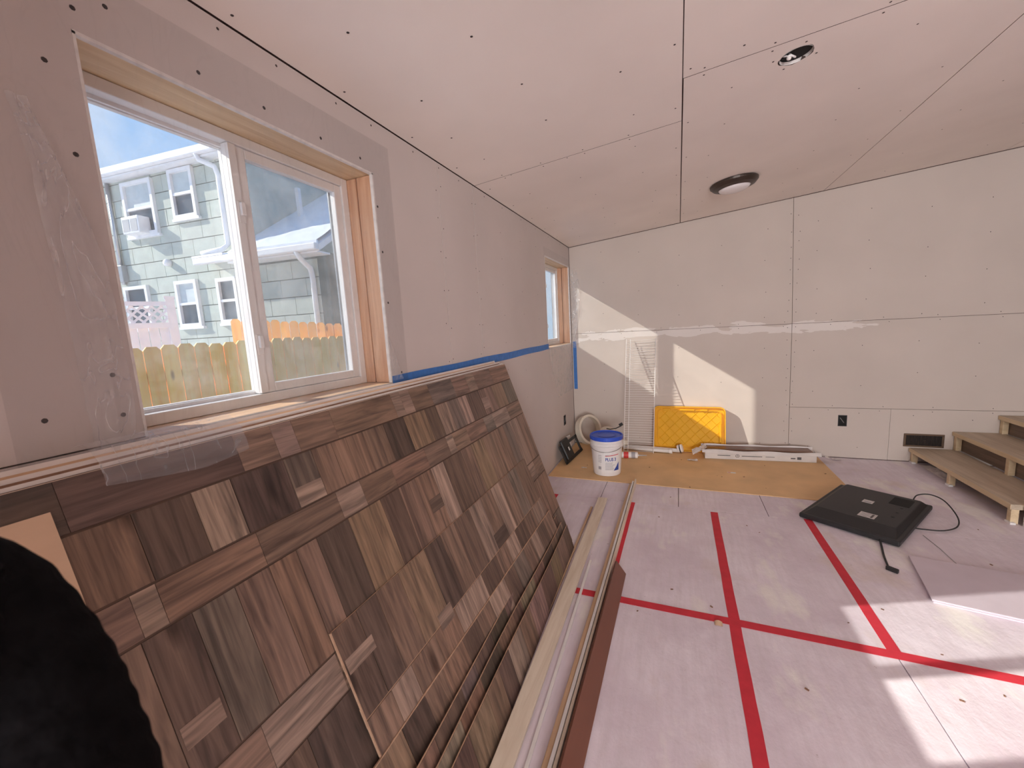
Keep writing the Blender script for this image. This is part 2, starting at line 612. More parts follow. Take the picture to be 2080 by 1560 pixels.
# ================================================================== THE SETTING
# ---- floor: joist deck below, subfloor sheets as pieces
fb = MB().box(LW - 0.2, RW + 0.2, REAR - 0.2, BW + 0.2, -0.16, -0.021)
floor = tag(fb.build('floor', M['seam_dark'], origin=(0, 0, 0)), 'pale pink painted subfloor of butted sheets', 'floor', kind='structure')
sheets = []
g = 0.0022
ys = [REAR - 0.05, 0.83, 3.30, 3.68, BW + 0.05]
for (x0, x1, y0, y1) in [(LW - .05, .866, REAR, .83), (.866, RW, REAR, .83), (LW - .05, .866, .83, 3.30), (.866, RW, .83, 3.30),
                         (LW - .05, -.615, 3.30, BW), (-.615, .003, 3.30, BW), (.003, .62, 3.30, BW), (.62, RW, 3.30, BW)]:
    MB().box(x0 + g, x1 - g, y0 + g, y1 - g, -0.02, 0.0).build('subfloor_sheet', M['floor'], floor)

# ---- left wall
def wall_boxes(mb, xa, xb, y0, y1, z0, z1, holes):
    """slab in the Y-Z plane with rectangular holes (sorted in y)"""
    y = y0
    for (a, b2, c, d) in holes:
        mb.box(xa, xb, y, a, z0, z1)
        mb.box(xa, xb, a, b2, z0, c)
        mb.box(xa, xb, a, b2, d, z1)
        y = b2
    mb.box(xa, xb, y, y1, z0, z1)
W1 = (0.555, 1.482, 1.262, 2.158)
W2 = (3.912, 4.856, 1.262, 2.158)
ex = 0.038
wl = MB()
wall_boxes(wl, LW - 0.213, LW - 0.0135, REAR - .2, BW + 0.2, -0.15, 2.37,
           [(W1[0] - ex, W1[1] + ex, W1[2] - ex, W1[3] + ex), (W2[0] - ex, W2[1] + 0.028, W2[2] - ex, W2[3] + ex)])
wall_left = tag(wl.build('wall_left', M['seam_dark'], origin=(LW, 0, 0)), 'long grey drywall wall on the left with two windows', 'wall', kind='structure')
def lwp(u, v, w):
    return (LW - w, u, v)
zt = 2.384
zs = 1.262
k = 0.0018
for poly in [
    [(REAR, zs + k), (-.415 - k, zs + k), (-.415 - k, zt), (REAR, zt)],
    [(-.415 + k, zs + k), (W1[0], zs + k), (W1[0], W1[3]), (W1[1], W1[3]), (W1[1], zs + k), (2.02 - k, zs + k), (2.02 - k, zt), (-.415 + k, zt)],
    [(2.02 + k, zs + k), (2.433 - k, zs + k), (2.433 - k, zt), (2.02 + k, zt)],
    [(2.433 + k, zs + k), (W2[0], zs + k), (W2[0], W2[3]), (W2[1], W2[3]), (W2[1], zs + k), (BW - .006, zs + k), (BW - .006, zt), (2.433 + k, zt)],
    [(REAR, 0.006), (0.02 - k, 0.006), (0.02 - k, zs - k), (REAR, zs - k)],
    [(0.02 + k, 0.006), (2.46 - k, 0.006), (2.46 - k, zs - k), (0.02 + k, zs - k)],
    [(2.46 + k, 0.006), (BW - .006, 0.006), (BW - .006, zs - k), (2.46 + k, zs - k)],
]:
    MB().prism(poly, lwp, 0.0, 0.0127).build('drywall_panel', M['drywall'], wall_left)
# crumbled white edges of the cut drywall round the windows
for (a, b2, c, d) in (W1, W2):
    mb = MB()
    mb.box(LW - .0128, LW + .0012, a - .004, a + .0015, c, d + .004)
    mb.box(LW - .0128, LW + .0012, b2 - .0015, b2 + .006, c, d + .004)
    mb.box(LW - .0128, LW + .0012, a - .004, b2 + .006, d - .0015, d + .006)
    mb.build('gypsum_edge', M['gypsum'], wall_left)
def dot(mb, p, n, r=0.0042):
    p, n = Vector(p), Vector(n).normalized()
    mb.lathe([(r, 0), (r * 0.8, 0.0006)], p + n * 0.0003, 7, n, cap0=False)
sc_ = MB()
for (y, z) in [(0.321, 1.93), (0.356, 1.57), (0.39, 1.34), (0.498, 2.075), (0.52, 1.90), (0.511, 1.42), (0.517, 1.325),
               (0.56, 2.21), (0.62, 2.25), (0.81, 2.21), (1.00, 2.205), (1.22, 2.20), (1.42, 2.20), (1.5, 2.03), (1.505, 1.84), (1.51, 1.62), (1.56, 1.30)]:
    dot(sc_, (LW, y, z), (1, 0, 0), 0.0055)
for y in (0.9, 1.1, 1.3, 1.55, 1.8, 2.05, 2.3, 2.6, 2.95, 3.3, 3.7, 4.1, 4.5):
    dot(sc_, (LW, y + random.uniform(-.05, .05), 2.36), (1, 0, 0))
for y in (1.995, 2.045, 2.408, 2.458):
    for i in range(6):
        dot(sc_, (LW, y + random.uniform(-.004, .004), 1.33 + i * 0.185 + random.uniform(-.03, .03)), (1, 0, 0), 0.0036)
for y in (2.84, 3.25, 3.65):
    for i in range(5):
        dot(sc_, (LW, y + random.uniform(-.01, .01), 1.36 + i * 0.21 + random.uniform(-.03, .03)), (1, 0, 0), 0.0033)
for y in (2.84, 3.25, 3.65, 4.06):
    for z in (1.14, .9, .6, .3):
        dot(sc_, (LW, y + random.uniform(-.01, .01), z + random.uniform(-.04, .04)), (1, 0, 0), 0.0033)
tag(sc_.build('screw_heads', M['screw'], wall_left), kind='stuff')

# ---- back wall
bb = MB().box(LW - .2, RW + .2, BW + .0135, BW + .16, -.15, 2.95)
wall_back = tag(bb.build('wall_back', M['seam_dark'], origin=(0, BW, 0)), 'end wall of grey drywall sheets with wiped seams and sunlit patches', 'wall', kind='structure')
def bwp(u, v, w):
    return (u, BW + w, v)
for poly in [
    [(LW + .004, 1.367 + k), (1.062 - k, 1.367 + k), (1.035 - k, ceil_z(1.04) - .006), (LW + .004, ceil_z(LW) - .006)],
    [(LW + .004, 0.006), (1.07 - k, 0.006), (1.062 - k, 1.367 - k), (LW + .004, 1.367 - k)],
    [(1.062 + k, 1.367 + k), (RW, 1.367 + k), (RW, ceil_z(RW) - .006), (1.035 + k, ceil_z(1.04) - .006)],
    [(1.067 + k, .512 + k), (RW, .512 + k), (RW, 1.367 - k), (1.062 + k, 1.367 - k)],
    [(1.07 + k, .006), (1.889 - .001, .006), (1.889 - .001, .512 - k), (1.067 + k, .512 - k)],
    [(1.889 + .001, .006), (RW, .006), (RW, .512 - k), (1.889 + .001, .512 - k)],
]:
    MB().prism(poly, bwp, 0.0, 0.0127).build('drywall_panel', M['drywall_back'], wall_back)
sb = MB()
for x in (-.82, -.42, 0.0, .42, .82, 1.03, 1.09, 1.25, 1.65, 2.06, 2.47, 2.9):
    zz = 0.12
    while zz < ceil_z(x) - .05:
        dot(sb, (x + random.uniform(-.012, .012), BW, zz + random.uniform(-.03, .03)), (0, -1, 0), 0.0038)
        zz += 0.135 if x in (1.03, 1.09) else random.choice((.29, .33, .4))
for x in [(-1.0 + .4 * i) for i in range(10)]:
    for dz in (-.022, .022):
        dot(sb, (x + random.uniform(-.03, .03), BW, 1.367 + dz), (0, -1, 0), 0.0036)
        if x > 1.07:
            dot(sb, (x + random.uniform(-.03, .03), BW, .512 + dz), (0, -1, 0), 0.0036)
tag(sb.build('screw_heads', M['screw'], wall_back), kind='stuff')

# ---- right wall and the wall behind the photographer (both out of view)
rb = MB().box(RW, RW + .14, REAR - .2, BW + .16, -.15, 2.95)
tag(rb.build('wall_right', M['dim_wall'], origin=(RW, 0, 0)), 'plain unseen wall on the far right, dark brown to dim the left wall', 'wall', kind='structure')
eb = MB()
eb.box(LW - .2, 0.5, REAR - .14, REAR, -.15, 2.95)
eb.box(3.2, RW + .2, REAR - .14, REAR, -.15, 2.95)
eb.box(0.5, 3.2, REAR - .14, REAR, 2.28, 2.95)
eb.box(0.5, 3.2, REAR - .14, REAR, -.15, 0.32)  # opening added only to let the fill light in
tag(eb.build('wall_rear', M['drywall'], origin=(0, REAR, 0)), 'drywall wall behind the viewer with an opening added for the fill light', 'wall', kind='structure')

# unseen partition added to keep the fill light off the near left wall
pb = MB().box(LW, -.42, -.62, -.50, 0, 2.38)
tag(pb.build('shade_partition', M['drywall'], origin=(LW, -.56, 0)), 'added unseen partition behind the viewer that shades the near left wall', 'wall', kind='structure')

# ---- ceiling
cb = MB()
cb.prism([(LW - .2, ceil_z(LW - .2) + .0135), (RW + .2, ceil_z(RW + .2) + .0135), (RW + .2, ceil_z(RW + .2) + .03), (LW - .2, ceil_z(LW - .2) + .03)],
         lambda u, v, w: (u, w, v), REAR - .2, BW + .2)
ceiling = tag(cb.build('ceiling', M['seam_dark'], origin=(0, 0, 2.388)), 'sloping ceiling of unpainted drywall sheets', 'ceiling', kind='structure')
def ceil_panel(x0, x1, y0, y1):
    vs = []
    for dz in (0.0, 0.0127):
        for (x, y) in ((x0, y0), (x1, y0), (x1, y1), (x0, y1)):
            vs.append((x, y, ceil_z(x) + dz))
    return MB().add(vs, [(0, 3, 2, 1), (4, 5, 6, 7), (0, 1, 5, 4), (1, 2, 6, 5), (2, 3, 7, 6), (3, 0, 4, 7)])
xs1, xs2 = 0.016, 1.272
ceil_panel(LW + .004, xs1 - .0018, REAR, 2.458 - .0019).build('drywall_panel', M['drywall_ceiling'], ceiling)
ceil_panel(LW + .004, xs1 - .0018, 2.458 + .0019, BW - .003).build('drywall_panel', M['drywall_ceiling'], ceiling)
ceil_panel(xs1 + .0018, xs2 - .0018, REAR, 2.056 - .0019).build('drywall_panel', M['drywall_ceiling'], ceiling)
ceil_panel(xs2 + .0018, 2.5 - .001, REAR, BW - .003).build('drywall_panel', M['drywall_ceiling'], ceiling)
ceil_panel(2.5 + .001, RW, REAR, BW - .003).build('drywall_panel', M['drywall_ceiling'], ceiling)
def shade_edges(o):
    """side faces of a ceiling sheet painted dark so the gaps read as shadow lines"""
    o.data.materials.append(M['edge_shade'])
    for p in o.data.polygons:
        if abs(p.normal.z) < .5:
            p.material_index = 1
# the sheet with the cut-out for a lamp that is not there yet
HX, HY, HR = 0.452, 2.185, 0.062
mb = MB()
x0, x1, y0, y1 = xs1 + .0042, xs2 - .0018, 2.058, BW - .003
hb = 0.115
def slab(a, b2, c, d):
    q = ceil_panel(a, b2, c, d)
    mb.add(q.v, q.f)
slab(x0, HX - hb, y0, y1)
slab(HX + hb, x1, y0, y1)
slab(HX - hb, HX + hb, HY + hb, y1)
slab(HX - hb, HX + hb, y0, HY - hb)
NN = 32
inner, outer = [], []
for i in range(NN):
    a = 2 * math.pi * i / NN
    rr = HR * (1 + 0.05 * math.sin(5 * a) + random.uniform(-.03, .03))
    cx_, sx_ = math.cos(a), math.sin(a)
    q = hb / max(abs(cx_), abs(sx_))
    inner.append((HX + rr * cx_, HY + rr * sx_))
    outer.append((HX + q * cx_, HY + q * sx_))
vs = []
for dz in (0.0, 0.0127):
    vs += [(x, y, ceil_z(x) + dz) for x, y in outer] + [(x, y, ceil_z(x) + dz) for x, y in inner]
fs = []
for i in range(NN):
    j = (i + 1) % NN
    fs += [(i, j, NN + j, NN + i), (2 * NN + i, 3 * NN + i, 3 * NN + j, 2 * NN + j), (NN + i, NN + j, 3 * NN + j, 3 * NN + i)]
mb.add(vs, fs)
mb.build('drywall_panel', M['drywall_ceiling'], ceiling)
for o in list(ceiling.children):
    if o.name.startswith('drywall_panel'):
        shade_edges(o)
M['hole_dark'] = plain('recess_shade_black', (0.012, 0.012, 0.012), 0.9)  # flat black in place of the shade inside holes and recesses
hz = ceil_z(HX)
MB().lathe([(0.072, 0.0), (0.072, 0.0006)], (HX, HY, hz + .0126), 32, (-.0872, 0, .9962)).build('hole_shade_disc', M['hole_dark'], ceiling)  # black disc paints the unlit depth behind the ceiling hole
MB().lathe([(HR + .004, -.0012), (HR + .001, 0.012), (HR - .004, 0.012), (HR - .003, -.001)], (HX, HY, hz + .001), 32, (-.087, 0, 1), cap0=False, cap1=False).build('torn_paper_rim', M['gypsum'], ceiling)
sc_ = MB()
def cdot(x, y, r=0.0045):
    dot(sc_, (x, y, ceil_z(x)), (.0875, 0, -1), r)
for x in (-.98, -.6, -.2, .2, .85, 1.15, 1.6, 2.2):
    yy = 1.0 + random.uniform(0, .2)
    while yy < 4.8:
        cdot(x + random.uniform(-.04, .04), yy, 0.005 if yy < 2 else .004)
        yy += random.uniform(.28, .48)
for i in range(9):
    cdot(-1.16 + random.uniform(-.01, .01), 0.9 + i * .42, .0048)
for i in range(7):
    cdot(xs1 - .03, 1.3 + i * .5)
    cdot(xs1 + .03, 1.5 + i * .5)
for y in (2.03, 2.085):
    for x in (.1, .35, .7, 1.0):
        cdot(x, y)
for y in (2.43, 2.485):
    for x in (-1.0, -.75, -.5, -.25):
        cdot(x, y)
for a in (0.4, 1.9, 3.3, 4.9):
    cdot(HX + .085 * math.cos(a), HY + .085 * math.sin(a))
tag(sc_.build('screw_heads', M['screw'], ceiling), kind='stuff')
# cables poking from the hole
def cable(name, pts, r, mat, parent):
    return MB().tube(pts, r, 8).build(name, mat, parent, smooth=True)
M['white_plastic'] = plain('white_plastic', (0.78, 0.77, 0.76), 0.4, var=0.04)
M['black_plastic'] = plain('black_plastic', (0.018, 0.018, 0.02), 0.5, var=0.1, bump=0.05, bscale=200)
M['grey_metal'] = plain('grey_metal', (0.45, 0.45, 0.46), 0.35, metal=0.8)
cbl = thing('ceiling_cable', (HX, HY, hz + .01), 'loose cable ends sticking out of the round ceiling hole', 'cable')
cable('white_wire', [(HX - .05, HY, hz + .012), (HX - .042, HY - .01, hz + .004), (HX - .02, HY - .02, hz - .004), (HX - .002, HY + .005, hz - .001), (HX + .002, HY + .03, hz + .012)], .004, M['white_plastic'], cbl)
cable('black_wire', [(HX - .045, HY + .02, hz + .012), (HX - .035, HY - .005, hz + .0), (HX - .026, HY - .035, hz + .010)], .004, M['black_plastic'], cbl)
MB().lathe([(.004, 0), (.009, .004), (.008, .02), (.004, .024)], (HX - .03, HY - .012, hz - .014), 10, (.4, .2, 1)).build('wire_nut', M['gypsum'], cbl, smooth=True)

# ---- windows
def make_window(n, Wd, label):
    a, b2, c, d = Wd
    t = thing('window_%d' % n, (LW, (a + b2) / 2, c), label, 'window', kind='structure')
    XF = LW - 0.14           # inner face of the vinyl frame
    XO = LW - 0.213
    # rough lumber lining the opening
    MB().box(XO + .004, LW - .013, a - .036, b2 + .026, d + .001, d + .034).build('header_board', M['pine'], t)
    MB().box(XO + .004, LW - .013, a - .036, a - .002, c, d).build('jamb_stud', M['fir_z'], t)
    MB().box(LW - .088, LW - .013, b2 + .002, b2 + .026, c, d).build('jamb_stud', M['fir_z'], t, bevel=.003)
    MB().box(XO + .004, LW - .094, b2 + .002, b2 + .026, c, d).build('jamb_stud', M['fir_z'], t, bevel=.003)
    MB().box(XO + .004, LW - .004, a - .03, b2 + .02, c - .034, c - .001).build('sill_board', M['fir_y'], t)
    # vinyl frame
    fw = 0.034
    mb = MB()
    mb.box(XO, XF, a, a + fw, c, d)
    mb.box(XO, XF, b2 - fw, b2, c, d)
    mb.box(XO, XF, a + fw, b2 - fw, d - fw, d)
    mb.box(XO, XF, a + fw, b2 - fw, c, c + fw)
    mb.build('vinyl_frame', M['vinyl'], t, bevel=.003)
    mb = MB()
    mb.box(XF - .045, XF - .036, a + fw, b2 - fw, c + fw, c + fw + .010)
    mb.box(XF - .045, XF - .036, a + fw, b2 - fw, d - fw - .010, d - fw)
    mb.build('track', M['vinyl'], t)
    ym = a + (b2 - a) * 0.452
    # fixed outer light on the near side
    def sash(name, y0, y1, xa, xb, sw, near_w, far_w):
        s = MB()
        z0, z1 = c + fw + .001, d - fw - .001
        s.box(xa, xb, y0, y0 + near_w, z0, z1)
        s.box(xa, xb, y1 - far_w, y1, z0, z1)
        s.box(xa, xb, y0 + near_w, y1 - far_w, z1 - sw, z1)
        s.box(xa, xb, y0 + near_w, y1 - far_w, z0, z0 + sw)
        o = s.build(name, M['vinyl'], t, bevel=.003)
        xm = (xa + xb) / 2
        MB().box(xm - .002, xm + .002, y0 + near_w - .002, y1 - far_w + .002, z0 + sw - .002, z1 - sw + .002).build('glass_pane', M['glass'], o)
        return o
    sash('fixed_sash', a + fw + .001, ym + .028, XO + .008, XF - .047, .012, .012, .03)
    s2 = sash('sliding_sash', ym - .012, b2 - fw - .001, XF - .034, XF - .008, .032, .062, .036)
    # latches on the meeting stile
    for q in (0.72, 0.23):
        z = c + (d - c) * q
        l = MB()
        l.box(XF - .008, XF + .004, ym - .006, ym + .016, z - .035, z + .035)
        l.box(XF + .004, XF + .016, ym - .002, ym + .012, z - .012, z + .030)
        l.build('latch', M['vinyl'], s2, bevel=.002)
    # raised edge of the meeting stile
    MB().box(XF - .008, XF + .002, ym - .012, ym + .012, c + fw + .004, d - fw - .004).build('meeting_rail', M['vinyl'], s2)
    # insect screen on the outer track of the sliding side
    sf = MB()
    y0, y1, z0, z1 = ym + .02, b2 - fw - .003, c + fw + .004, d - fw - .004
    sf.box(XO + .002, XO + .008, y0, y0 + .012, z0, z1)
    sf.box(XO + .002, XO + .008, y1 - .012, y1, z0, z1)
    sf.box(XO + .002, XO + .008, y0, y1, z0, z0 + .012)
    sf.box(XO + .002, XO + .008, y0, y1, z1 - .012, z1)
    so = sf.build('screen_frame', M['grey_metal'], t)
    MB().box(XO + .0045, XO + .0055, y0 + .01, y1 - .01, z0 + .01, z1 - .01).build('screen_mesh', M['screen'], so)
    return t
make_window(1, W1, 'large white sliding window with bare wood jambs near the leaning panels')
make_window(2, W2, 'white sliding window at the far corner of the left wall')

# ================================================================== OUTSIDE
M['snow'] = plain('snow', (0.82, 0.84, 0.88), 0.8, var=0.05, scale=3, bump=0.4, bscale=6)
M['siding'] = plain('sage_shingle', (0.445, 0.485, 0.43), 0.85, var=0.10, scale=5, bump=0.25, bscale=40)
M['siding_gap'] = plain('shingle_shadow', (0.07, 0.09, 0.08), 0.9)
M['ext_white'] = plain('white_paint', (0.78, 0.78, 0.80), 0.5, var=0.05)
M['dark_glass'] = plain('house_glass', (0.06, 0.08, 0.10), 0.08, var=0.3, scale=2)
M['blind'] = plain('window_blind', (0.50, 0.56, 0.58), 0.6)
M['cedar'] = wood('fence_cedar', (1.0, 0.48, 0.10), (1.0, 0.66, 0.20), 'Z', objcol=True, scale=0.7, knots=True)
M['pvc_fence'] = plain('vinyl_fence', (0.74, 0.74, 0.82), 0.5, var=0.04)
M['brick'] = plain('far_brick', (0.42, 0.25, 0.19), 0.9, var=0.2, scale=12)
M['bark'] = plain('bark', (0.13, 0.10, 0.08), 0.9)
gr = MB().grid(lambda u, v: (-40 + 38.55 * u, -25 + 60 * v, -.35 + .12 * noise.noise(Vector((u * 14, v * 18, 0)))), 24, 30)
tag(gr.build('ground', M['snow'], origin=(-20, 5, -.35)), 'snowy yard outside the windows', 'ground', kind='structure')

# neighbour's house
PM = Vector((-8.63, 5.62, 0))
HU = Vector((-0.995, -0.0998, 0)).normalized()
HN = Vector((0.0998, -0.995, 0)).normalized()
GZ = -0.4
def hp(u, n, z):
    return PM + HU * u + HN * n + Vector((0, 0, z))
house = thing('house', hp(1.2, -2, GZ), 'sage green two storey shingled house beyond the fence', 'house')
def hbox(mb, u0, u1, n0, n1, z0, z1):
    return mb.obox(hp(u0, n0, z0), HU * (u1 - u0), HN * (n1 - n0), Vector((0, 0, z1 - z0)))
UL, UR = 2.98, -0.62
hbox(MB(), UR, UL, -6.5, -.012, GZ, 5.2).build('main_wall', M['siding_gap'], house)
hbox(MB(), -2.42, UR, -6.5, -.012, GZ, 3.12).build('addition_wall', M['siding_gap'], house)
# shingles: individual pieces sharing meshes
def shingle_mesh(w, h):
    mb = MB().obox((0, 0, 0), HU * w, HN * 0.016, Vector((0, 0, h)))
    me = bpy.data.meshes.new('shingle')
    me.from_pydata([tuple(v) for v in mb.v], [], mb.f)
    me.materials.append(M['siding'])
    return me
SH = 0.335
sw_full = 0.60
smesh = shingle_mesh(sw_full - .010, SH - .016)
cnt = 0
z = 1.3
row = 0
while z < 5.2:
    u = UR - (0.3 if row % 2 else 0.0)
    while u < UL:
        u0, u1 = max(u, UR), min(u + sw_full, UL)
        if u1 - u0 > .08:
            me = smesh if u1 - u0 > sw_full - .01 else shingle_mesh(u1 - u0 - .010, SH - .016)
            inst('shingle', me, house, loc=hp(u0, -.012 + random.uniform(0, .004), z))
        u += sw_full
    if z < 2.95:
        u = -2.42 - (0.3 if row % 2 else 0.0)
        while u < UR:
            u0, u1 = max(u, -2.42), min(u + sw_full, UR)
            if u1 - u0 > .08:
                me = smesh if u1 - u0 > sw_full - .01 else shingle_mesh(u1 - u0 - .006, min(SH - .016, 3.1 - z))
                inst('shingle', me, house, loc=hp(u0, -.012 + random.uniform(0, .004), z))
            u += sw_full
    z += SH
    row += 1
# plain side wall of the main block above the lower roof
hbox(MB(), UR - .012, UR, -6.5, 0, 3.0, 5.2).build('side_wall', M['siding'], house)
# roofs, eaves, gutters
mb = MB()
mb.prism([(.22, 5.16), (.22, 5.24), (-3.2, 7.3), (-3.2, 7.2)], lambda u, v, w: hp(w, u, v), UR - .3, UL + .3)
mb.prism([(-6.7, 5.16), (-6.7, 5.24), (-3.2, 7.3), (-3.2, 7.2)], lambda u, v, w: hp(w, u, v), UR - .3, UL + .3)
mb.build('roof', M['snow'], house)
hbox(MB(), UR - .32, UL + .32, .19, .30, 5.06, 5.19).build('gutter', M['ext_white'], house, bevel=.02)
hbox(MB(), UR - .3, UL + .3, -.02, .2, 5.02, 5.06).build('soffit', M['ext_white'], house)
# gable triangle on the side
mb = MB()
mb.prism([(0.0, 5.19), (-3.2, 7.15), (-6.5, 5.19)], lambda u, v, w: hp(w, u, v), UR - .01, UR + .05)
mb.build('gable', M['siding'], house)
# lower addition: snowy roof climbing along the side wall
mb = MB()
pts = []
mb.grid(lambda a, b2: hp(-2.72 + (3.42 if b2 < 0.12 else 2.08) * a if False else -2.72 + 2.08 * a, .30 - 5.0 * b2,
                         3.16 + .645 * (5.0 * b2) + .05 + .015 * noise.noise(Vector((a * 9, b2 * 16, 2)))), 14, 24)
mb.grid(lambda a, b2: hp(-2.72 + 2.08 * a, .30 - 5.0 * b2, 3.13 + .645 * (5.0 * b2)), 2, 2)
mb.obox(hp(-2.72, .30, 3.10), HU * 2.08, HN * -.04, Vector((0, 0, .11)))
mb.build('addition_roof', M['snow'], house)
mb = MB()
mb.prism([(.30, 3.02), (.30, 3.13), (-4.7, 6.35), (-4.7, 6.22)], lambda u, v, w: hp(w, u, v), -2.76, -2.71)
mb.build('rake_board', M['ext_white'], house)
hbox(MB(), -2.76, 0.15, .29, .40, 3.03, 3.15).build('gutter', M['ext_white'], house, bevel=.02)
hbox(MB(), -2.72, UR, -.02, .3, 3.0, 3.03).build('soffit', M['ext_white'], house)
hbox(MB(), -0.64, 0.15, .02, .40, 3.15, 3.19).build('roof_return', M['snow'], house)
mb = MB().tube([hp(-2.30, .35, 3.05), hp(-2.31, .30, 2.95), hp(-2.33, .08, 2.78), hp(-2.33, .05, 2.6), hp(-2.33, .05, GZ)], .05, 8)
mb.build('downspout', M['ext_white'], house, smooth=True)
mb = MB().tube([hp(-.15, .25, 5.1), hp(-.16, .2, 4.98), hp(-.38, .08, 4.86), hp(-.42, .06, 4.7), hp(-.42, .06, 3.42), hp(-.35, .14, 3.32), hp(0.0, .3, 3.24)], .05, 8)
mb.build('downspout', M['ext_white'], house, smooth=True)
hbox(MB(), UR - .02, UR + .07, -.01, .02, 3.1, 5.1).build('corner_board', M['ext_white'], house)
mb = MB().tube([hp(2.72, .05, 5.0), hp(2.74, .05, 2.9)], .04, 8)
mb.build('conduit', M['grey_metal'], house, smooth=True)
hbox(MB(), 2.62, 2.86, .01, .12, 2.95, 3.3).build('meter_box', M['grey_metal'], house, bevel=.01)
MB().lathe([(.03, 0), (.075, .02), (.07, .10), (.04, .13)], hp(1.30, .0, 3.23), 14, HN).build('vent_cap', M['ext_white'], house, smooth=True)
hbox(MB(), -1.12, -1.04, -1.25, -1.17, 3.9, 4.75).build('vent_pipe', M['ext_white'], house)
def house_window(u0, u1, z0, z1, blind=0.5):
    fr = MB()
    e = .07
    for q in ((u0, u0 + e, z0, z1), (u1 - e, u1, z0, z1), (u0 + e, u1 - e, z1 - e, z1), (u0 + e, u1 - e, z0, z0 + e), (u0 - .04, u1 + .04, z0 - .05, z0)):
        hbox(fr, q[0], q[1], 0, .07, q[2], q[3])
    zm = (z0 + z1) / 2
    hbox(fr, u0 + e, u1 - e, .01, .055, zm - .025, zm + .025)
    w = fr.build('window', M['ext_white'], house)
    hbox(MB(), u0 + e, u1 - e, .006, .012, z0 + e, zm).build('pane', M['dark_glass'], w)
    hbox(MB(), u0 + e, u1 - e, .006, .014, zm, z1 - e).build('pane', M['blind'] if blind else M['dark_glass'], w)
house_window(1.42, 2.32, 3.85, 4.95)
house_window(.27, .92, 4.05, 5.0)
house_window(.60, 1.22, 1.88, 2.84)
house_window(-.47, .06, 1.9, 2.8, blind=0)
house_window(2.05, 2.78, 1.9, 2.84, blind=0)
ac = hbox(MB(), 1.66, 2.16, .02, .25, 3.86, 4.20).build('air_conditioner', M['ext_white'], house, bevel=.015)
for i in range(2):
    hbox(MB(), 1.70 + i * .23, 1.89 + i * .23, .25, .256, 3.90, 4.14).build('grille', plain('ac_grille_%d' % i, (.35, .36, .38), .6), ac)

# cedar fence: dog-eared pickets as pieces
def picket_mesh(w, h, t=.018, axis=Vector((0, 1, 0))):
    nrm = Vector((axis.y, -axis.x, 0))
    poly = [(0, 0), (w, 0), (w, h - .035), (w - .03, h), (.03, h), (0, h - .035)]
    mb = MB().prism(poly, lambda u, v, q: axis * u + nrm * q + Vector((0, 0, v)), 0, t)
    me = bpy.data.meshes.new('picket')
    me.from_pydata([tuple(v) for v in mb.v], [], mb.f)
    me.materials.append(M['cedar'])
    return me
def cedar_fence(p0, p1, tops, w, label, z_bot):
    p0, p1 = Vector(p0), Vector(p1)
    ax = (p1 - p0).normalized()
    L_ = (p1 - p0).length
    f = thing('cedar_fence', (p0.x, p0.y, z_bot), label, 'fence')
    me = picket_mesh(w - .005, 1.9, axis=ax)
    n = int(L_ / w)
    for i in range(n):
        top = tops[0] + (tops[1] - tops[0]) * i / n + random.uniform(-.012, .012)
        p = p0 + ax * (i * w)
        q = random.uniform(.82, 1.1)
        inst('picket', me, f, loc=(p.x, p.y, top - 1.9), color=(q, q * random.uniform(.94, 1.02), q * random.uniform(.85, 1)))
    nrm = Vector((ax.y, -ax.x, 0))
    zt_ = min(tops)
    for zz in (zt_ - .3, zt_ - 1.3):
        MB().obox(Vector((p0.x, p0.y, zz)) - nrm * .045, ax * L_, nrm * .04, Vector((0, 0, .09))).build('rail', M['cedar'], f)
    return f
cedar_fence((-4.6, -1.0, 0), (-4.6, 9.5, 0), (1.47, 1.55), .145, 'near cedar picket fence standing just outside the windows', -.4)
cedar_fence((-6.05, 4.0, 0), (-4.85, 5.45, 0), (1.84, 1.66), .125, 'short sunlit cedar fence behind the near fence by the white downspout', -.3)

# white vinyl fence with a lattice top
VA = Vector((-7.80, 3.15, 0)); VB = Vector((-7.40, 3.93, 0))
vax = (VB - VA).normalized(); vnm = Vector((vax.y, -vax.x, 0)); VLn = (VB - VA).length
vf = thing('vinyl_fence', (VA.x, VA.y, -.3), 'white vinyl fence with a lattice top in front of the green house', 'fence')
def vbox(mb, s0, s1, n0, n1, z0, z1):
    return mb.obox(VA + vax * s0 + vnm * n0 + Vector((0, 0, z0)), vax * (s1 - s0), vnm * (n1 - n0), Vector((0, 0, z1 - z0)))
nb = 7
for i in range(nb):
    vbox(MB(), i * VLn / nb + .004, (i + 1) * VLn / nb - .004, 0, .03, -.35, 1.78).build('board', M['pvc_fence'], vf)
vbox(MB(), 0, VLn, -.02, .06, 1.78, 1.86).build('rail', M['pvc_fence'], vf)
vbox(MB(), 0, VLn, -.02, .06, 2.12, 2.18).build('rail', M['pvc_fence'], vf)
pc = vbox(MB(), VLn, VLn + .11, -.03, .08, -.35, 2.22).build('post', M['pvc_fence'], vf)
vbox(MB(), VLn - .01, VLn + .12, -.04, .09, 2.22, 2.26).build('post_cap', M['pvc_fence'], pc)
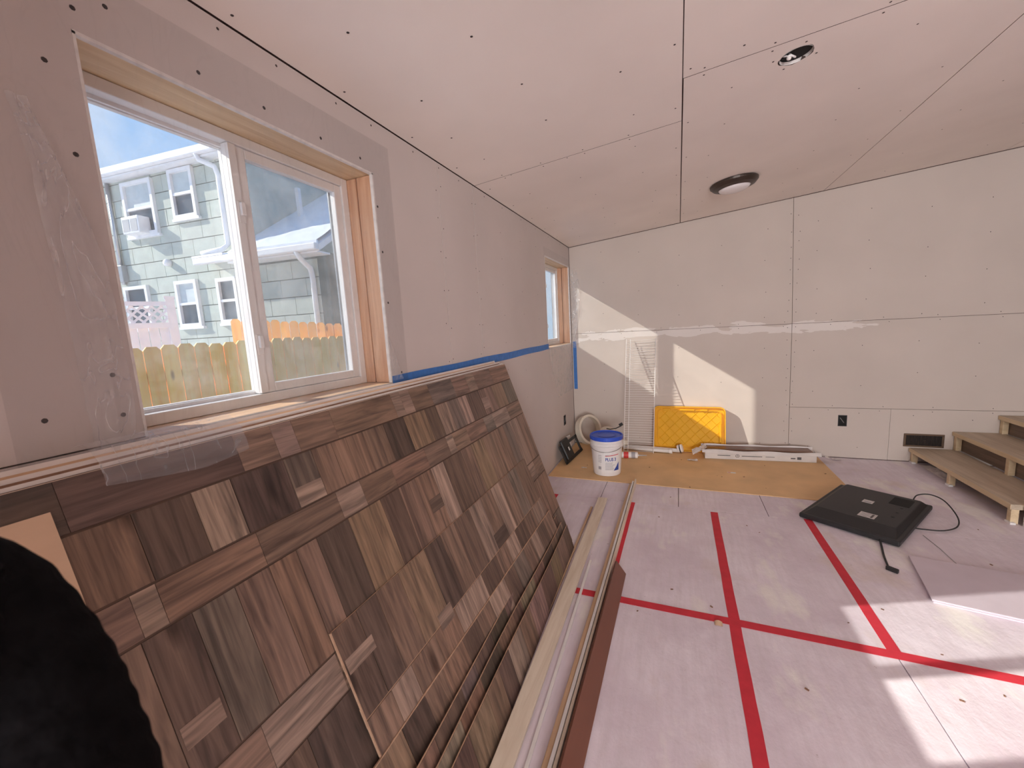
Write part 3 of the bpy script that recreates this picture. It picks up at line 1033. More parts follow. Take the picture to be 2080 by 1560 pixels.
for i in range(-2, 10):
    for sgn in (1, -1):
        s0 = i * .115
        a0, a1 = (s0, s0 + .26) if sgn > 0 else (s0 + .26, s0)
        za, zb = 1.86, 2.12
        ta, tb = 0.0, 1.0
        def cl(t):
            return a0 + (a1 - a0) * t
        # clip against 0..VLn
        lo, hi = 0.0, 1.0
        for tt in [x / 20 for x in range(21)]:
            pass
        tin = [x / 40 for x in range(41) if 0 <= cl(x / 40) <= VLn]
        if len(tin) < 4:
            continue
        lo, hi = tin[0], tin[-1]
        p = VA + vax * cl(lo) + vnm * (.01 if sgn > 0 else .022) + Vector((0, 0, za + (zb - za) * lo))
        q = VA + vax * cl(hi) + vnm * (.01 if sgn > 0 else .022) + Vector((0, 0, za + (zb - za) * hi))
        dv = (q - p)
        side = dv.cross(vnm).normalized() * .03
        MB().obox(p - side / 2, dv, side, vnm * .01).build('lattice_slat', M['pvc_fence'], vf)

# far brick house and a bare tree at the left edge of the view
bh = thing('brick_house', (-19.5, 4.6, -.4), 'far brown brick house at the left edge of the window view', 'house')
MB().box(-23, -17.5, 5.6, 11, -.4, 4.6).build('wall', M['brick'], bh)
mb = MB().prism([(-23.3, 4.55), (-17.2, 4.55), (-20.2, 6.4)], lambda u, v, w: (u, w, v), 5.3, 11.3)
mb.build('roof', M['snow'], bh)
tree = thing('bare_tree', (-13.6, 5.0, -.35), 'bare winter tree beside the green house', 'tree')
def branch(p, d, l, r, depth, mb):
    q = p + d * l
    mb.tube([p, (p + q) / 2 + Vector((random.uniform(-.04, .04), random.uniform(-.04, .04), 0)) * l, q], [r, r * .85, r * .65], 5)
    if depth == 0:
        return
    for _ in range(3):
        nd = (d + Vector((random.uniform(-.7, .7), random.uniform(-.7, .7), random.uniform(-.1, .6)))).normalized()
        branch(q, nd, l * random.uniform(.6, .8), r * .6, depth - 1, mb)
tb = MB().tube([(-13.6, 5.0, -.4), (-13.6, 5.0, 1.6)], [.11, .09], 8)
tb.build('trunk', M['bark'], tree)
mb = MB()
for _ in range(3):
    branch(Vector((-13.6, 5.0, 1.55)), Vector((random.uniform(-.4, .4), random.uniform(-.4, .4), 1)).normalized(), 1.1, .06, 3, mb)
mb.build('branches', M['bark'], tree)

# ================================================================== THE LEANING SHEETS
TOP = Vector((-1.110, 0, 1.233))
DN = Vector((0.435, 0, -1.233)).normalized()
NR = Vector((1.233, 0, 0.435)).normalized()
SMAX = 1.3075
def pp(y, s, n):
    p = TOP + DN * s + NR * n
    return Vector((p.x, y, p.z))
def s_floor(n):
    return (TOP.z + NR.z * n) / -DN.z
def pbox(mb, y0, y1, s0, s1, n0, n1):
    return mb.obox(pp(y0, s0, n0), Vector((0, y1 - y0, 0)), DN * (s1 - s0), NR * (n1 - n0))

TONES = {'dark': (.130, .088, .070), 'mid': (.205, .138, .106), 'rust': (.218, .140, .104), 'light': (.315, .232, .190),
         'grey': (.175, .138, .116), 'tan': (.232, .160, .112), 'deep': (.098, .068, .056), 'pale': (.270, .198, .162)}
def plank(parent, y0, y1, s0, s1, n0, n1, tone, grain, gap=.0012):
    c = TONES[tone]
    q = random.uniform(.88, 1.14)
    c = (c[0] * q, c[1] * q * random.uniform(.97, 1.03), c[2] * q * random.uniform(.95, 1.05))
    mb = pbox(MB(), y0 + gap, y1 - gap, s0 + .0008, s1 - .003, n0, n1)
    return mb.build('plank', M['plank_h'] if grain == 'h' else M['plank_v'], parent, color=c)
def tones_run(ys, default):
    return [(ys[i], ys[i + 1], default[i % len(default)]) for i in range(len(ys) - 1)]

# the big front sheet
PY0, PY1 = 0.12, 2.56
main = thing('wall_panel', (-.70, 1.35, 0), 'largest brown wood plank wall panel, leaning under the near window', 'panel')
pbox(MB(), PY0, PY1, 0, s_floor(-.006), -.007, -.0026).build('backing_sheet', M['panel_core'], main)
rows_main = [
    (0.0, .1065, 'h', [(.12, .35, 'deep'), (.35, .691, 'dark'), (.691, .80, 'mid'), (.80, .87, 'pale'), (.87, 1.02, 'mid'), (1.02, 1.342, 'mid'), (1.342, 1.40, 'light'), (1.40, 1.467, 'pale'), (1.467, 1.613, 'mid'),
                       (1.613, 1.832, 'grey'), (1.832, 1.98, 'mid'), (1.98, 2.08, 'pale'), (2.08, 2.30, 'mid'), (2.30, 2.56, 'rust')]),
    (.1085, .262, 'v', [(.12, .33, 'mid'), (.33, .44, 'rust'), (.44, .556, 'dark'), (.556, .648, 'light'), (.648, .802, 'deep'), (.802, .90, 'grey'), (.90, .981, 'mid'), (.981, 1.129, 'rust'), (1.129, 1.242, 'mid'),
                        (1.242, 1.37, 'deep'), (1.37, 1.524, 'tan'), (1.524, 1.617, 'dark'), (1.617, 1.72, 'pale'), (1.72, 1.83, 'grey'), (1.83, 1.915, 'light'), (1.915, 2.066, 'dark'), (2.066, 2.242, 'mid'), (2.242, 2.40, 'tan'), (2.40, 2.56, 'grey')]),
    (.264, .357, 'h', [(.12, .393, 'mid'), (.393, .437, 'light'), (.437, .66, 'rust'), (.66, .928, 'mid'), (.928, 1.035, 'light'), (1.035, 1.199, 'mid'), (1.199, 1.42, 'rust'), (1.42, 1.60, 'mid'), (1.60, 1.66, 'light'), (1.66, 1.80, 'mid'), (1.80, 2.004, 'rust'),
                       (2.004, 2.12, 'grey'), (2.12, 2.34, 'light'), (2.34, 2.56, 'mid')]),
    (.359, .666, 'v', [(.12, .27, 'dark'), (.27, .385, 'mid'), (.385, .477, 'dark'), (.477, .571, 'grey'), (.571, .66, 'mid'), (.66, .742, 'rust'), (.742, .812, 'mid'), (.812, .938, 'deep'), (.938, 1.092, 'tan'), (1.092, 1.196, 'dark'), (1.196, 1.30, 'mid'),
                        (1.30, 1.417, 'rust'), (1.417, 1.516, 'light'), (1.516, 1.68, 'dark'), (1.68, 1.78, 'mid'), (1.78, 1.92, 'tan'), (1.92, 2.05, 'tan'), (2.05, 2.2, 'mid'), (2.2, 2.3, 'grey'), (2.3, 2.42, 'pale'), (2.42, 2.56, 'mid')]),
    (.668, .778, 'h', [(.12, .52, 'mid'), (.52, .74, 'pale'), (.74, 1.1, 'mid'), (1.1, 1.5, 'rust'), (1.5, 1.9, 'dark'), (1.9, 2.2, 'mid'), (2.2, 2.3, 'grey'), (2.3, 2.42, 'pale'), (2.42, 2.56, 'mid')]),
    (.780, 1.05, 'v', [(.12, .4, 'mid'), (.4, .6, 'dark'), (.6, .75, 'deep'), (.75, 1.0, 'mid'), (1.0, 1.3, 'rust'), (1.3, 1.6, 'dark'), (1.6, 1.9, 'grey'), (1.9, 2.1, 'mid'), (2.1, 2.2, 'grey'), (2.2, 2.3, 'pale'), (2.3, 2.42, 'mid'), (2.42, 2.56, 'rust')]),
    (1.052, 1.30, 'v', [(.12, .4, 'dark'), (.4, .7, 'mid'), (.7, 1.0, 'grey'), (1.0, 1.4, 'mid'), (1.4, 1.8, 'rust'), (1.8, 2.1, 'mid'), (2.1, 2.3, 'pale'), (2.3, 2.42, 'mid'), (2.42, 2.56, 'grey')]),
]
for (s0, s1, gdir, bl) in rows_main:
    for (y0, y1, tn) in bl:
        plank(main, y0, y1, s0, s1, -.0026, random.uniform(-.0004, .0002), tn, gdir, gap=.0009 if gdir == 'v' else .0005)
    # sunken joint below the row
# short inlay blocks that break the rows
for (y0, y1, s0, s1, tn) in [(.802, .90, .20, .262, 'light'), (1.33, 1.417, .47, .53, 'deep'), (2.066, 2.15, .16, .23, 'light'), (.39, .47, .55, .60, 'pale')]:
    plank(main, y0, y1, s0, s1, .0002, .0009, tn, 'h')
# edge of the sheet at its far end
pbox(MB(), PY1, PY1 + .0015, 0, s_floor(-.006), -.007, -.0002).build('end_edge', M['panel_edge'], main)

# second sheet: starts part way along, lower
P2Y0, P2Y1 = .745, 2.30
p2 = thing('wall_panel', (-.66, 1.5, 0), 'half height brown plank wall panel resting against the front of the largest panel', 'panel')
def pbox_tilt(mb, y0, y1, s0, s1, n0, n1, st, ne):
    """like pbox but swung out by ne at the floor, pivoting on row st; far end lies flat"""
    def q(y, s, n):
        return pp(y, s, n + ne * max(0, s - st) / (SMAX - st))
    vs = [q(y0, s0, n0), q(y1, s0, n0), q(y1, s1, n0), q(y0, s1, n0), q(y0, s0, n1), q(y1, s0, n1), q(y1, s1, n1), q(y0, s1, n1)]
    return mb.add(vs, [(0, 3, 2, 1), (4, 5, 6, 7), (0, 1, 5, 4), (1, 2, 6, 5), (2, 3, 7, 6), (3, 0, 4, 7)])
def plank_t(parent, y0, y1, s0, s1, n0, n1, tone, grain, st, ne, gap=.0012):
    c = TONES[tone]
    q = random.uniform(.88, 1.14)
    mb = pbox_tilt(MB(), y0 + gap, y1 - gap, s0 + gap, s1 - gap, n0, n1, st, ne)
    return mb.build('plank', M['plank_h'] if grain == 'h' else M['plank_v'], parent, color=(c[0] * q, c[1] * q, c[2] * q))
pbox_tilt(MB(), P2Y0, P2Y1, .612, 1.30, .0012, .0045, .612, .02).build('backing_sheet', M['panel_edge'], p2)
for (s0, s1, gdir, bl) in [
    (.612, .875, 'v', [(.745, .84, 'dark'), (.84, .927, 'deep'), (.927, 1.04, 'mid'), (1.04, 1.198, 'tan'), (1.198, 1.31, 'deep'), (1.31, 1.42, 'mid'), (1.42, 1.56, 'dark'), (1.56, 1.68, 'pale'), (1.68, 1.80, 'mid'), (1.80, 1.90, 'light'), (1.90, 2.02, 'mid'), (2.02, 2.14, 'grey'), (2.14, 2.30, 'mid')]),
    (.877, 1.30, 'v', [(.745, .85, 'mid'), (.85, .95, 'pale'), (.95, 1.09, 'mid'), (1.09, 1.23, 'rust'), (1.23, 1.32, 'pale'), (1.32, 1.46, 'light'), (1.46, 1.62, 'dark'), (1.62, 1.74, 'mid'), (1.74, 1.86, 'light'), (1.86, 2.0, 'dark'), (2.0, 2.14, 'mid'), (2.14, 2.30, 'pale')])]:
    for (y0, y1, tn) in bl:
        plank_t(p2, y0, y1, s0, s1, .0045, .0072 + random.uniform(-.0003, .0003), tn, gdir, .612, .02)
for (y0, y1, s0, s1, tn) in [(.75, .86, .70, .745, 'light'), (1.66, 1.8, .80, .875, 'deep'), (1.13, 1.22, .84, .90, 'pale')]:
    plank_t(p2, y0, y1, s0, s1, .0073, .0080, tn, 'h', .612, .02)
# ragged fibre edge at its near end
mb = MB()
for i in range(12):
    a, b2 = .612 + i * .057, .612 + (i + 1) * .057
    pbox_tilt(mb, P2Y0 - .002 - random.uniform(0, .002), P2Y0 + .001, a, b2, .0012, .0076, .612, .02)
mb.build('torn_edge', M['panel_edge'], p2)

# third sheet: lower again
p3 = thing('wall_panel', (-.64, 1.45, 0), 'low brown plank wall panel in front of the half height panel', 'panel')
P3Y0, P3Y1 = .40, 2.34
pbox_tilt(MB(), P3Y0, P3Y1, .985, 1.30, .016, .019, .985, .02).build('backing_sheet', M['panel_edge'], p3)
ysl = [.40, .56, .70, .83, .95, 1.06, 1.2, 1.32, 1.44, 1.6, 1.72, 1.86, 1.98, 2.08, 2.2, 2.34]
for (y0, y1, tn) in tones_run(ysl, ['mid', 'dark', 'tan', 'deep', 'mid', 'rust', 'dark', 'mid', 'light', 'dark', 'grey', 'mid', 'pale', 'dark', 'mid']):
    plank_t(p3, y0, y1, .985, 1.30, .019, .0215, tn, 'v', .985, .02)
mb = MB()
for i in range(30):
    a = P3Y0 + i * (P3Y1 - P3Y0) / 30
    pbox_tilt(mb, a, a + (P3Y1 - P3Y0) / 30, .983 - random.uniform(0, .0015), .986, .016, .0218, .985, .02)
mb.build('torn_edge', M['panel_edge'], p3)

# narrow offcuts standing in front, slightly fanned and skewed
def offcut(label, y0, y1, xt, zt_, xb, skew, tones, wav):
    """xt, zt_: top edge at y=2.45; xb: foot on the floor at y=2.45; skew: dx per metre towards the camera"""
    t = thing('panel_offcut', (xb, (y0 + y1) / 2, 0), label, 'panel', 'narrow panel offcuts leaning in a row')
    def q(y, f, n):
        sh = skew * (2.45 - y)
        w = wav * math.sin(y * 4.1 + xb * 40) * f
        x = xb + (xt - xb) * f + sh + w
        return Vector((x + n, y, 0.001 + (zt_ - .001) * f))
    N_ = 16
    def sheet(n0, n1, ya, yb, f0, f1, nseg):
        mb = MB()
        vs, fs = [], []
        for i in range(nseg + 1):
            y = ya + (yb - ya) * i / nseg
            vs += [q(y, f0, n0), q(y, f1, n0), q(y, f1, n1), q(y, f0, n1)]
        for i in range(nseg):
            b0, b1 = i * 4, (i + 1) * 4
            for j in range(4):
                fs.append((b0 + j, b0 + (j + 1) % 4, b1 + (j + 1) % 4, b1 + j))
        fs += [(0, 1, 2, 3), (nseg * 4 + 3, nseg * 4 + 2, nseg * 4 + 1, nseg * 4)]
        return mb.add(vs, fs)
    sheet(-.003, 0, y0, y1, 0, 1, 40).build('backing_sheet', M['panel_edge'], t)
    y = y0
    i = 0
    while y < y1 - .02:
        w = random.uniform(.10, .19)
        ye = min(y + w, y1)
        c = TONES[tones[i % len(tones)]]
        sheet(0, .0022, y + .001, ye - .001, 0, .992, 4).build('plank', M['plank_v'], t, color=[v * random.uniform(.9, 1.1) for v in c])
        y = ye
        i += 1
    return t
offcut('tallest narrow plank panel offcut, hindmost of the three curved strips', .55, 2.44, -.752, .232, -.672, .031, ['dark', 'deep', 'mid', 'dark', 'grey'], .004)
offcut('middle one of the three curved narrow plank panel strips', .55, 2.43, -.716, .196, -.655, .031, ['mid', 'dark', 'pale', 'mid', 'deep'], .006)
offcut('lowest narrow plank panel offcut, foremost of the three curved strips beside the pale board', .55, 2.46, -.682, .164, -.637, .031, ['mid', 'pale', 'dark', 'tan', 'mid', 'dark', 'light'], .003)

# sheets stacked behind the printed panel, from front to back
def back_sheet(name, n1, th, y0, y1, st, mat, label, group=None):
    n0 = n1 - th
    o = pbox(MB(), y0, y1, st, s_floor(n0) - .0005, n0 + .0004, n1 - .0004).build(name, mat, origin=(TOP.x + .4, (y0 + y1) / 2, 0))
    return tag(o, label, name.split('_')[-1] if False else 'board', group)
M['pale_edge'] = plain('pale_core_edge', (0.60, 0.46, 0.36), 0.8, var=0.12, scale=30)
pbox(MB(), PY0, PY1, -.0012, .0002, -.0105, -.0004).build('top_edge', M['pale_edge'], main)
pbox(MB(), PY0, PY1 + .001, .0004, s_floor(-.0105), -.0105, -.0072).build('core', M['pale_edge'], main)
back_sheet('fibre_board', -.0108, .006, .10, 2.545, -.004, M['panel_core'], 'thin dark fibre board edge directly behind the largest plank panel')
back_sheet('drywall_sheet', -.0170, .0125, .09, 2.572, -.013, M['white_board'], 'white edged drywall sheet second in the stack behind the plank panel')
back_sheet('fibre_board', -.0297, .0095, .12, 2.55, -.020, M['brown_fibre'], 'brown fibre board sandwiched between two white edged sheets of the leaning stack')
back_sheet('drywall_sheet', -.0394, .0125, .10, 2.580, -.031, M['white_board'], 'white edged drywall sheet in the middle of the leaning stack')
back_sheet('fibre_board', -.0521, .0100, .14, 2.52, -.038, M['fir_y'], 'tan wood sheet edge towards the back of the leaning stack')
back_sheet('drywall_sheet', -.0623, .0125, .08, 2.56, -.050, M['white_board'], 'white edged drywall sheet nearest the wall in the leaning stack')
# tan back of a board at the near end
tb_ = pbox(MB(), -.45, .333, .055, s_floor(.001), .0012, .0062).build('hardboard_sheet', M['tan_back'], origin=(-.68, -.2, 0))
tag(tb_, 'plain tan hardboard sheet leaning on the plank panel at the left edge', 'board')

# ================================================================== TRIM BOARDS ON THE FLOOR
M['pale_wood'] = wood('pale_trim', (0.62, 0.52, 0.40), (0.76, 0.68, 0.56), 'Y', scale=1.2)
M['tan_wood'] = wood('tan_trim', (0.46, 0.30, 0.18), (0.60, 0.42, 0.27), 'Y', scale=1.2)
M['brown_trim'] = plain('brown_foil_trim', (0.17, 0.068, 0.045), 0.45, var=0.06, scale=3, stretch=(4, .3, 4))
def strip(name, p_far, p_near, w, h, mat, label, tilt=0.0, group='loose trim strips on the floor', bevel=.002):
    a, b2 = Vector(p_near), Vector(p_far)
    d = b2 - a
    side = Vector((d.y, -d.x, 0)).normalized()
    up = Vector((0, 0, 1))
    sv = side * math.cos(tilt) + up * math.sin(tilt)
    uv = -side * math.sin(tilt) + up * math.cos(tilt)
    o = MB().obox(a, d, sv * w, uv * h).build(name, mat, origin=(a + b2) / 2 * 1.0, bevel=bevel)
    return tag(o, label, 'trim', group)
strip('trim_strip', (-.655, 3.10, .001), (-.615, .70, .001), .016, .012, M['tan_wood'], 'thin tan strip on the floor between plank offcuts and the pale board')
strip('trim_board', (-.622, 3.26, .013), (-.575, .60, .014), .075, .016, M['pale_wood'], 'wide pale cream trim board lying beside the plank offcuts')
strip('trim_strip', (-.60, 2.6, .001), (-.535, .62, .001), .030, .011, M['tan_wood'], 'tan strip lying partly under the pale cream trim board')
strip('trim_strip', (-.515, 2.35, .001), (-.468, .65, .001), .014, .010, M['white_plastic'], 'short thin white strip between the pale board and the strip bundle')
strip('trim_strip', (-.408, 3.62, .001), (-.422, .60, .001), .020, .030, M['tan_wood'], 'tan wood strip on the left side of the bundle next to the brown board')
strip('trim_strip', (-.386, 3.66, .001), (-.400, .60, .001), .014, .040, M['white_plastic'], 'white strip in the middle of the bundle next to the brown board')
strip('trim_strip', (-.366, 3.70, .001), (-.382, .60, .001), .012, .046, M['pale_wood'], 'longest cream strip of the bundle, touching the brown board')
strip('trim_board', (-.292, 2.27, .002), (-.305, .60, .002), .012, .092, M['brown_trim'], 'reddish brown trim board leaning on edge against the strip bundle', tilt=.62, bevel=.001)

# ================================================================== TAPE
def floor_tape(x0, y0, x1, y1, w, label, z=0.0006, jag=True):
    a, b2 = Vector((x0, y0, z)), Vector((x1, y1, z))
    d = (b2 - a)
    L_ = d.length
    d.normalize()
    sd = Vector((-d.y, d.x, 0))
    n = max(6, int(L_ / .12))
    mb = MB()
    vs, fs = [], []
    for i in range(n + 1):
        p = a + d * (L_ * i / n) + sd * random.uniform(-.0012, .0012)
        for dz in (-.0003, .0006):
            vs += [p - sd * w / 2 + Vector((0, 0, dz)), p + sd * w / 2 + Vector((0, 0, dz))]
    for i in range(n):
        k0, k1 = i * 4, (i + 1) * 4
        fs += [(k0, k1, k1 + 1, k0 + 1), (k0 + 2, k0 + 3, k1 + 3, k1 + 2), (k0, k0 + 2, k1 + 2, k1), (k0 + 1, k1 + 1, k1 + 3, k0 + 3)]
    fs += [(0, 1, 3, 2), (n * 4, n * 4 + 2, n * 4 + 3, n * 4 + 1)]
    o = mb.add(vs, fs).build('tape_strip', M['red_tape'], origin=((x0 + x1) / 2, (y0 + y1) / 2, 0))
    return tag(o, label, 'tape', 'red tape lines on the floor')
floor_tape(-1.0, 3.29, -1.0, 2.2, .045, 'short end of red floor tape showing past the far corner of the plank panel')
floor_tape(-.350, 3.29, -.372, 1.30, .045, 'red floor tape running beside the strip bundle')
floor_tape(.254, 3.27, .256, .75, .050, 'red floor tape running down the middle of the floor, right of the bundle')
floor_tape(.862, 3.32, .868, 2.04, .050, 'red floor tape running out from under the black television')
floor_tape(-.56, 2.045, 1.62, 2.030, .050, 'red floor tape crossing the floor from side to side', z=.0016)

def wall_tape_left(y0, y1, z0, w):
    mb = MB()
    n = 24
    vs, fs = [], []
    for i in range(n + 1):
        y = y0 + (y1 - y0) * i / n
        zc = z0 + .002 * math.sin(i * .8) + .012 * i / n
        for dx in (.0004, .0014 + .0012 * (i % 3 == 0)):
            vs += [(LW + dx, y, zc), (LW + dx, y, zc + w)]
    for i in range(n):
        k0, k1 = i * 4, (i + 1) * 4
        fs += [(k0, k1, k1 + 1, k0 + 1), (k0 + 2, k0 + 3, k1 + 3, k1 + 2), (k0, k0 + 2, k1 + 2, k1), (k0 + 1, k1 + 1, k1 + 3, k0 + 3)]
    fs += [(0, 1, 3, 2), (n * 4, n * 4 + 2, n * 4 + 3, n * 4 + 1)]
    return mb.add(vs, fs).build('tape_strip', M['blue_tape'], origin=(LW, (y0 + y1) / 2, z0))
tag(wall_tape_left(1.49, 3.92, 1.238, .052), 'long blue tape strip along the left wall between the windows', 'tape')
mb = MB().box(-1.192, -1.150, BW - .0016, BW - .0004, .69, 1.275)
tag(mb.build('tape_strip', M['blue_tape'], origin=(-1.17, BW, .69)), 'short upright blue tape strip in the room corner below the far window', 'tape')

# ================================================================== PLASTIC FILM
def film_obj(name, fn, nu, nv, mat, label):
    o = MB().grid(fn, nu, nv).build(name, mat, origin=fn(.5, 1.0), smooth=True)
    return tag(o, label, 'plastic film')
def f1(u, v):
    y = .34 + 1.26 * u
    z = 2.30 - 1.06 * v
    e = min(u, 1 - u, v, 1 - v) * 8
    e = max(0, min(1, e))
    q = noise.noise(Vector((y * 4, z * 1.6, 1.0))) * .005 + abs(noise.noise(Vector((y * 6 + z * 2, z * 2, 4.0)))) * .003
    return Vector((LW + .004 + .003 * (1 - e) * 0 + e * (.004 + max(-.002, q)), y, z))
film1 = film_obj('plastic_film', f1, 90, 70, M['film'], 'clear plastic film taped over the near window')
# creased gathered fold on its near side
def f2(u, v):
    z = 1.98 - .80 * v
    yc = .44 + .05 * math.sin(v * 3.0) + .03 * smoothstep(.5, 1, v)
    w = .015 + .028 * smoothstep(0, .4, v) * (1 - .5 * smoothstep(.8, 1, v))
    y = yc + (u - .5) * w * 2
    h = .012 + .016 * abs(noise.noise(Vector((u * 7, v * 9, 7.0)))) + .014 * max(0, math.sin(u * 9 + v * 4)) * (1 - abs(u - .5) * 1.6)
    return Vector((LW + h, y, z))
MB().grid(f2, 24, 60).build('fold', M['film_heavy'], film1, smooth=True)
# flap lying over the top of the stack
def f3(u, v):
    y = .42 + .30 * u
    if v < .35:
        t = v / .35
        p = Vector((LW + .008 + (.105 - .008) * t, y, 1.275 - .030 * t))
        p.z += .020 * math.sin(t * math.pi)
    else:
        t = (v - .35) / .65
        lim = .055 * (1 - .8 * abs(u - .62) ** 1.2) + .01
        p = pp(y, -.003 + lim * t, .004 + .006 * math.sin(t * math.pi) + .004 * noise.noise(Vector((u * 9, t * 4, 3))))
    return p
MB().grid(f3, 28, 18).build('flap', M['film_heavy'], film1, smooth=True)
# pointed flap at its far lower corner
def f4(u, v):
    z = 1.47 - .20 * v
    y = 1.484 + (.004 + .055 * v) * u + .01 * v
    return Vector((LW + .004 + .010 * v * u + .004 * abs(noise.noise(Vector((u * 5, v * 7, 9)))), y, z))
MB().grid(f4, 8, 14).build('corner_flap', M['film_milky'], film1, smooth=True)

def f5(u, v):
    y = 3.86 + 1.018 * u
    z = 2.24 - 1.0 * v
    q = abs(noise.noise(Vector((y * 6, z * 5, 2.0)))) * .012
    return Vector((LW + .004 + q, y, z))
film2 = film_obj('plastic_film', f5, 40, 40, M['film_thin'], 'clear plastic film hanging over the far corner window')
def f6(u, v):
    z = 1.262 - .56 * v
    w0, w1 = 3.90 + .30 * v ** 1.5, 4.85
    y = w0 + (w1 - w0) * u
    sag = .05 * math.sin(math.pi * u) * math.sin(math.pi * min(1, v * 1.6)) if v < .62 else 0
    h = .006 + sag * .6 + .022 * abs(noise.noise(Vector((y * 3 + z * 9, z * 9, 5.0)))) * (1 - v * .6)
    return Vector((LW + h, y, z))
MB().grid(f6, 36, 36).build('hanging_flap', M['film_milky'], film2, smooth=True)
def f7(u, v):
    z = 2.14 - .94 * v
    x = LW + .012 + (.075 + .03 * math.sin(v * 5)) * u
    h = .004 + .03 * abs(noise.noise(Vector((u * 4, z * 4, 8.0)))) + .025 * (1 - u) * 0
    return Vector((x, BW - h, z))
MB().grid(f7, 12, 40).build('wrapped_flap', M['film_milky'], film2, smooth=True)

# ================================================================== HARDBOARD ON THE FLOOR
hbf = MB().box(LW + .012, 1.318, 3.69, 4.868, .0008, .0058).build('hardboard_sheet', M['hardboard'], origin=(0, 4.2, 0))
tag(hbf, 'large brown hardboard sheet lying flat on the floor at the end wall', 'board')
lab = thing('paper_sticker', (.47, 4.18, .006), 'small white printed sticker on the brown hardboard sheet', 'sticker')
MB().box(.435, .505, 4.165, 4.195, .0060, .0064).build('paper', M['white_plastic'], lab)
M['pink_ink'] = plain('pink_ink', (.75, .35, .30), .6)
MB().box(.438, .462, 4.168, 4.192, .0064, .0066).build('ink_mark', M['pink_ink'], lab)

# ================================================================== BUCKET
M['pail'] = plain('pail_white', (0.76, 0.74, 0.74), 0.35, var=0.03)
M['lid_blue'] = plain('lid_blue', (0.025, 0.085, 0.55), 0.35, var=0.05)
M['ink_blue'] = plain('ink_blue', (0.03, 0.07, 0.32), 0.5)
M['ink_red'] = plain('ink_red', (0.6, 0.05, 0.05), 0.5)
M['ink_grey'] = plain('ink_grey', (0.36, 0.35, 0.38), 0.6)
BX, BY, BZ = -.655, 3.925, .006
pail = thing('joint_compound_bucket', (BX, BY, BZ), 'white joint compound bucket with blue lid on brown hardboard', 'bucket')
def br(z):
    return .132 + .022 * min(1, z / .36)
prof = [(.118, 0), (.130, .004), (.133, .02), (.1495, .275), (.156, .278), (.157, .296), (.152, .30), (.157, .304), (.1575, .325), (.1525, .33), (.1525, .362), (.14, .362)]
MB().lathe(prof, (BX, BY, BZ), 48).build('body', M['pail'], pail, smooth=False)
lid = MB().lathe([(.158, .352), (.1605, .356), (.1605, .384), (.156, .390), (.147, .390), (.143, .381), (.135, .380), (.0, .381)], (BX, BY, BZ), 48, cap0=True, cap1=False).build('lid', M['lid_blue'], pail)
MB().lathe([(.09, .3815), (.092, .384), (.086, .384), (.084, .3815)], (BX, BY, BZ), 40, cap0=False, cap1=False).build('ring', M['lid_blue'], lid)
hd = MB()
pts = []
for i in range(19):
    a = math.radians(200 + 140 * i / 18)
    pts.append((BX + .163 * math.cos(a), BY + .163 * math.sin(a), BZ + .285 - .035 * math.sin(math.pi * i / 18)))
hd.tube(pts, .0025, 6)
hd.build('handle', M['grey_metal'], pail, smooth=True)
# printed label wraps the side; text laid on the curved face
face = math.atan2(0 - BY, 0 - BX) + math.radians(8)      # bearing of the printed front
def on_pail(s, z, off=.0008):
    r = .133 + (.1495 - .133) * ((z - .02) / .255) + off
    a = face + s / r
    return Vector((BX + r * math.cos(a), BY + r * math.sin(a), BZ + z))
def pail_patch(s0, s1, z0, z1, mat, name='print', off=.0008, shear=0.0, parent=None):
    mb = MB().grid(lambda u, v: on_pail(s0 + (s1 - s0) * u, z0 + (z1 - z0) * v + shear * u, off), 10, 2)
    return mb.build(name, mat, parent or pail)
label_ = pail_patch(-.125, .125, .04, .262, M['white_plastic'], 'label', .0006)
def text_mesh(txt, size, bold=0.0):
    cu = bpy.data.curves.new('lettering', 'FONT')
    cu.body = txt
    cu.size = size
    cu.offset = bold
    cu.resolution_u = 3
    tmp = bpy.data.objects.new('lettering_tmp', cu)
    COL.objects.link(tmp)
    dg = bpy.context.evaluated_depsgraph_get()
    me = bpy.data.meshes.new_from_object(tmp.evaluated_get(dg))
    vs = [v.co.copy() for v in me.vertices]
    fs = [tuple(p.vertices) for p in me.polygons]
    bpy.data.objects.remove(tmp)
    bpy.data.meshes.remove(me)
    return vs, fs
vs, fs = text_mesh('PLUS 3', .044, .0012)
w_ = max(v.x for v in vs)
mb = MB().add([on_pail(-.035 + v.x / w_ * .105, .160 + v.y, .0016) for v in vs], fs)
mb.build('lettering', M['ink_blue'], label_)
pail_patch(-.035, .10, .206, .213, M['ink_red'], 'red_stripe', .0016, .012, label_)
pail_patch(-.035, .0, .213, .219, M['ink_grey'], 'small_print', .0016, 0, label_)
for i in range(7):
    pail_patch(-.035, .03 + .03 * random.random(), .070 + i * .0115, .0745 + i * .0115, M['ink_grey'], 'small_print', .0016, 0, label_)
pail_patch(-.105, -.075, .07, .10, M['ink_grey'], 'small_print', .0016, 0, label_)
for i in range(5):
    pail_patch(-.105, -.07, .145 + i * .016, .150 + i * .016, M['ink_grey'], 'small_print', .0016, 0, label_)
mb = MB().add([on_pail(.045, .06, .0016), on_pail(.075, .06, .0016), on_pail(.105, .06, .0016), on_pail(.105, .10, .0016), on_pail(.105, .145, .0016), on_pail(.075, .10, .0016)], [(0, 1, 5), (1, 2, 3, 5), (3, 4, 5)])
mb.build('blue_wedge', M['ink_blue'], label_)

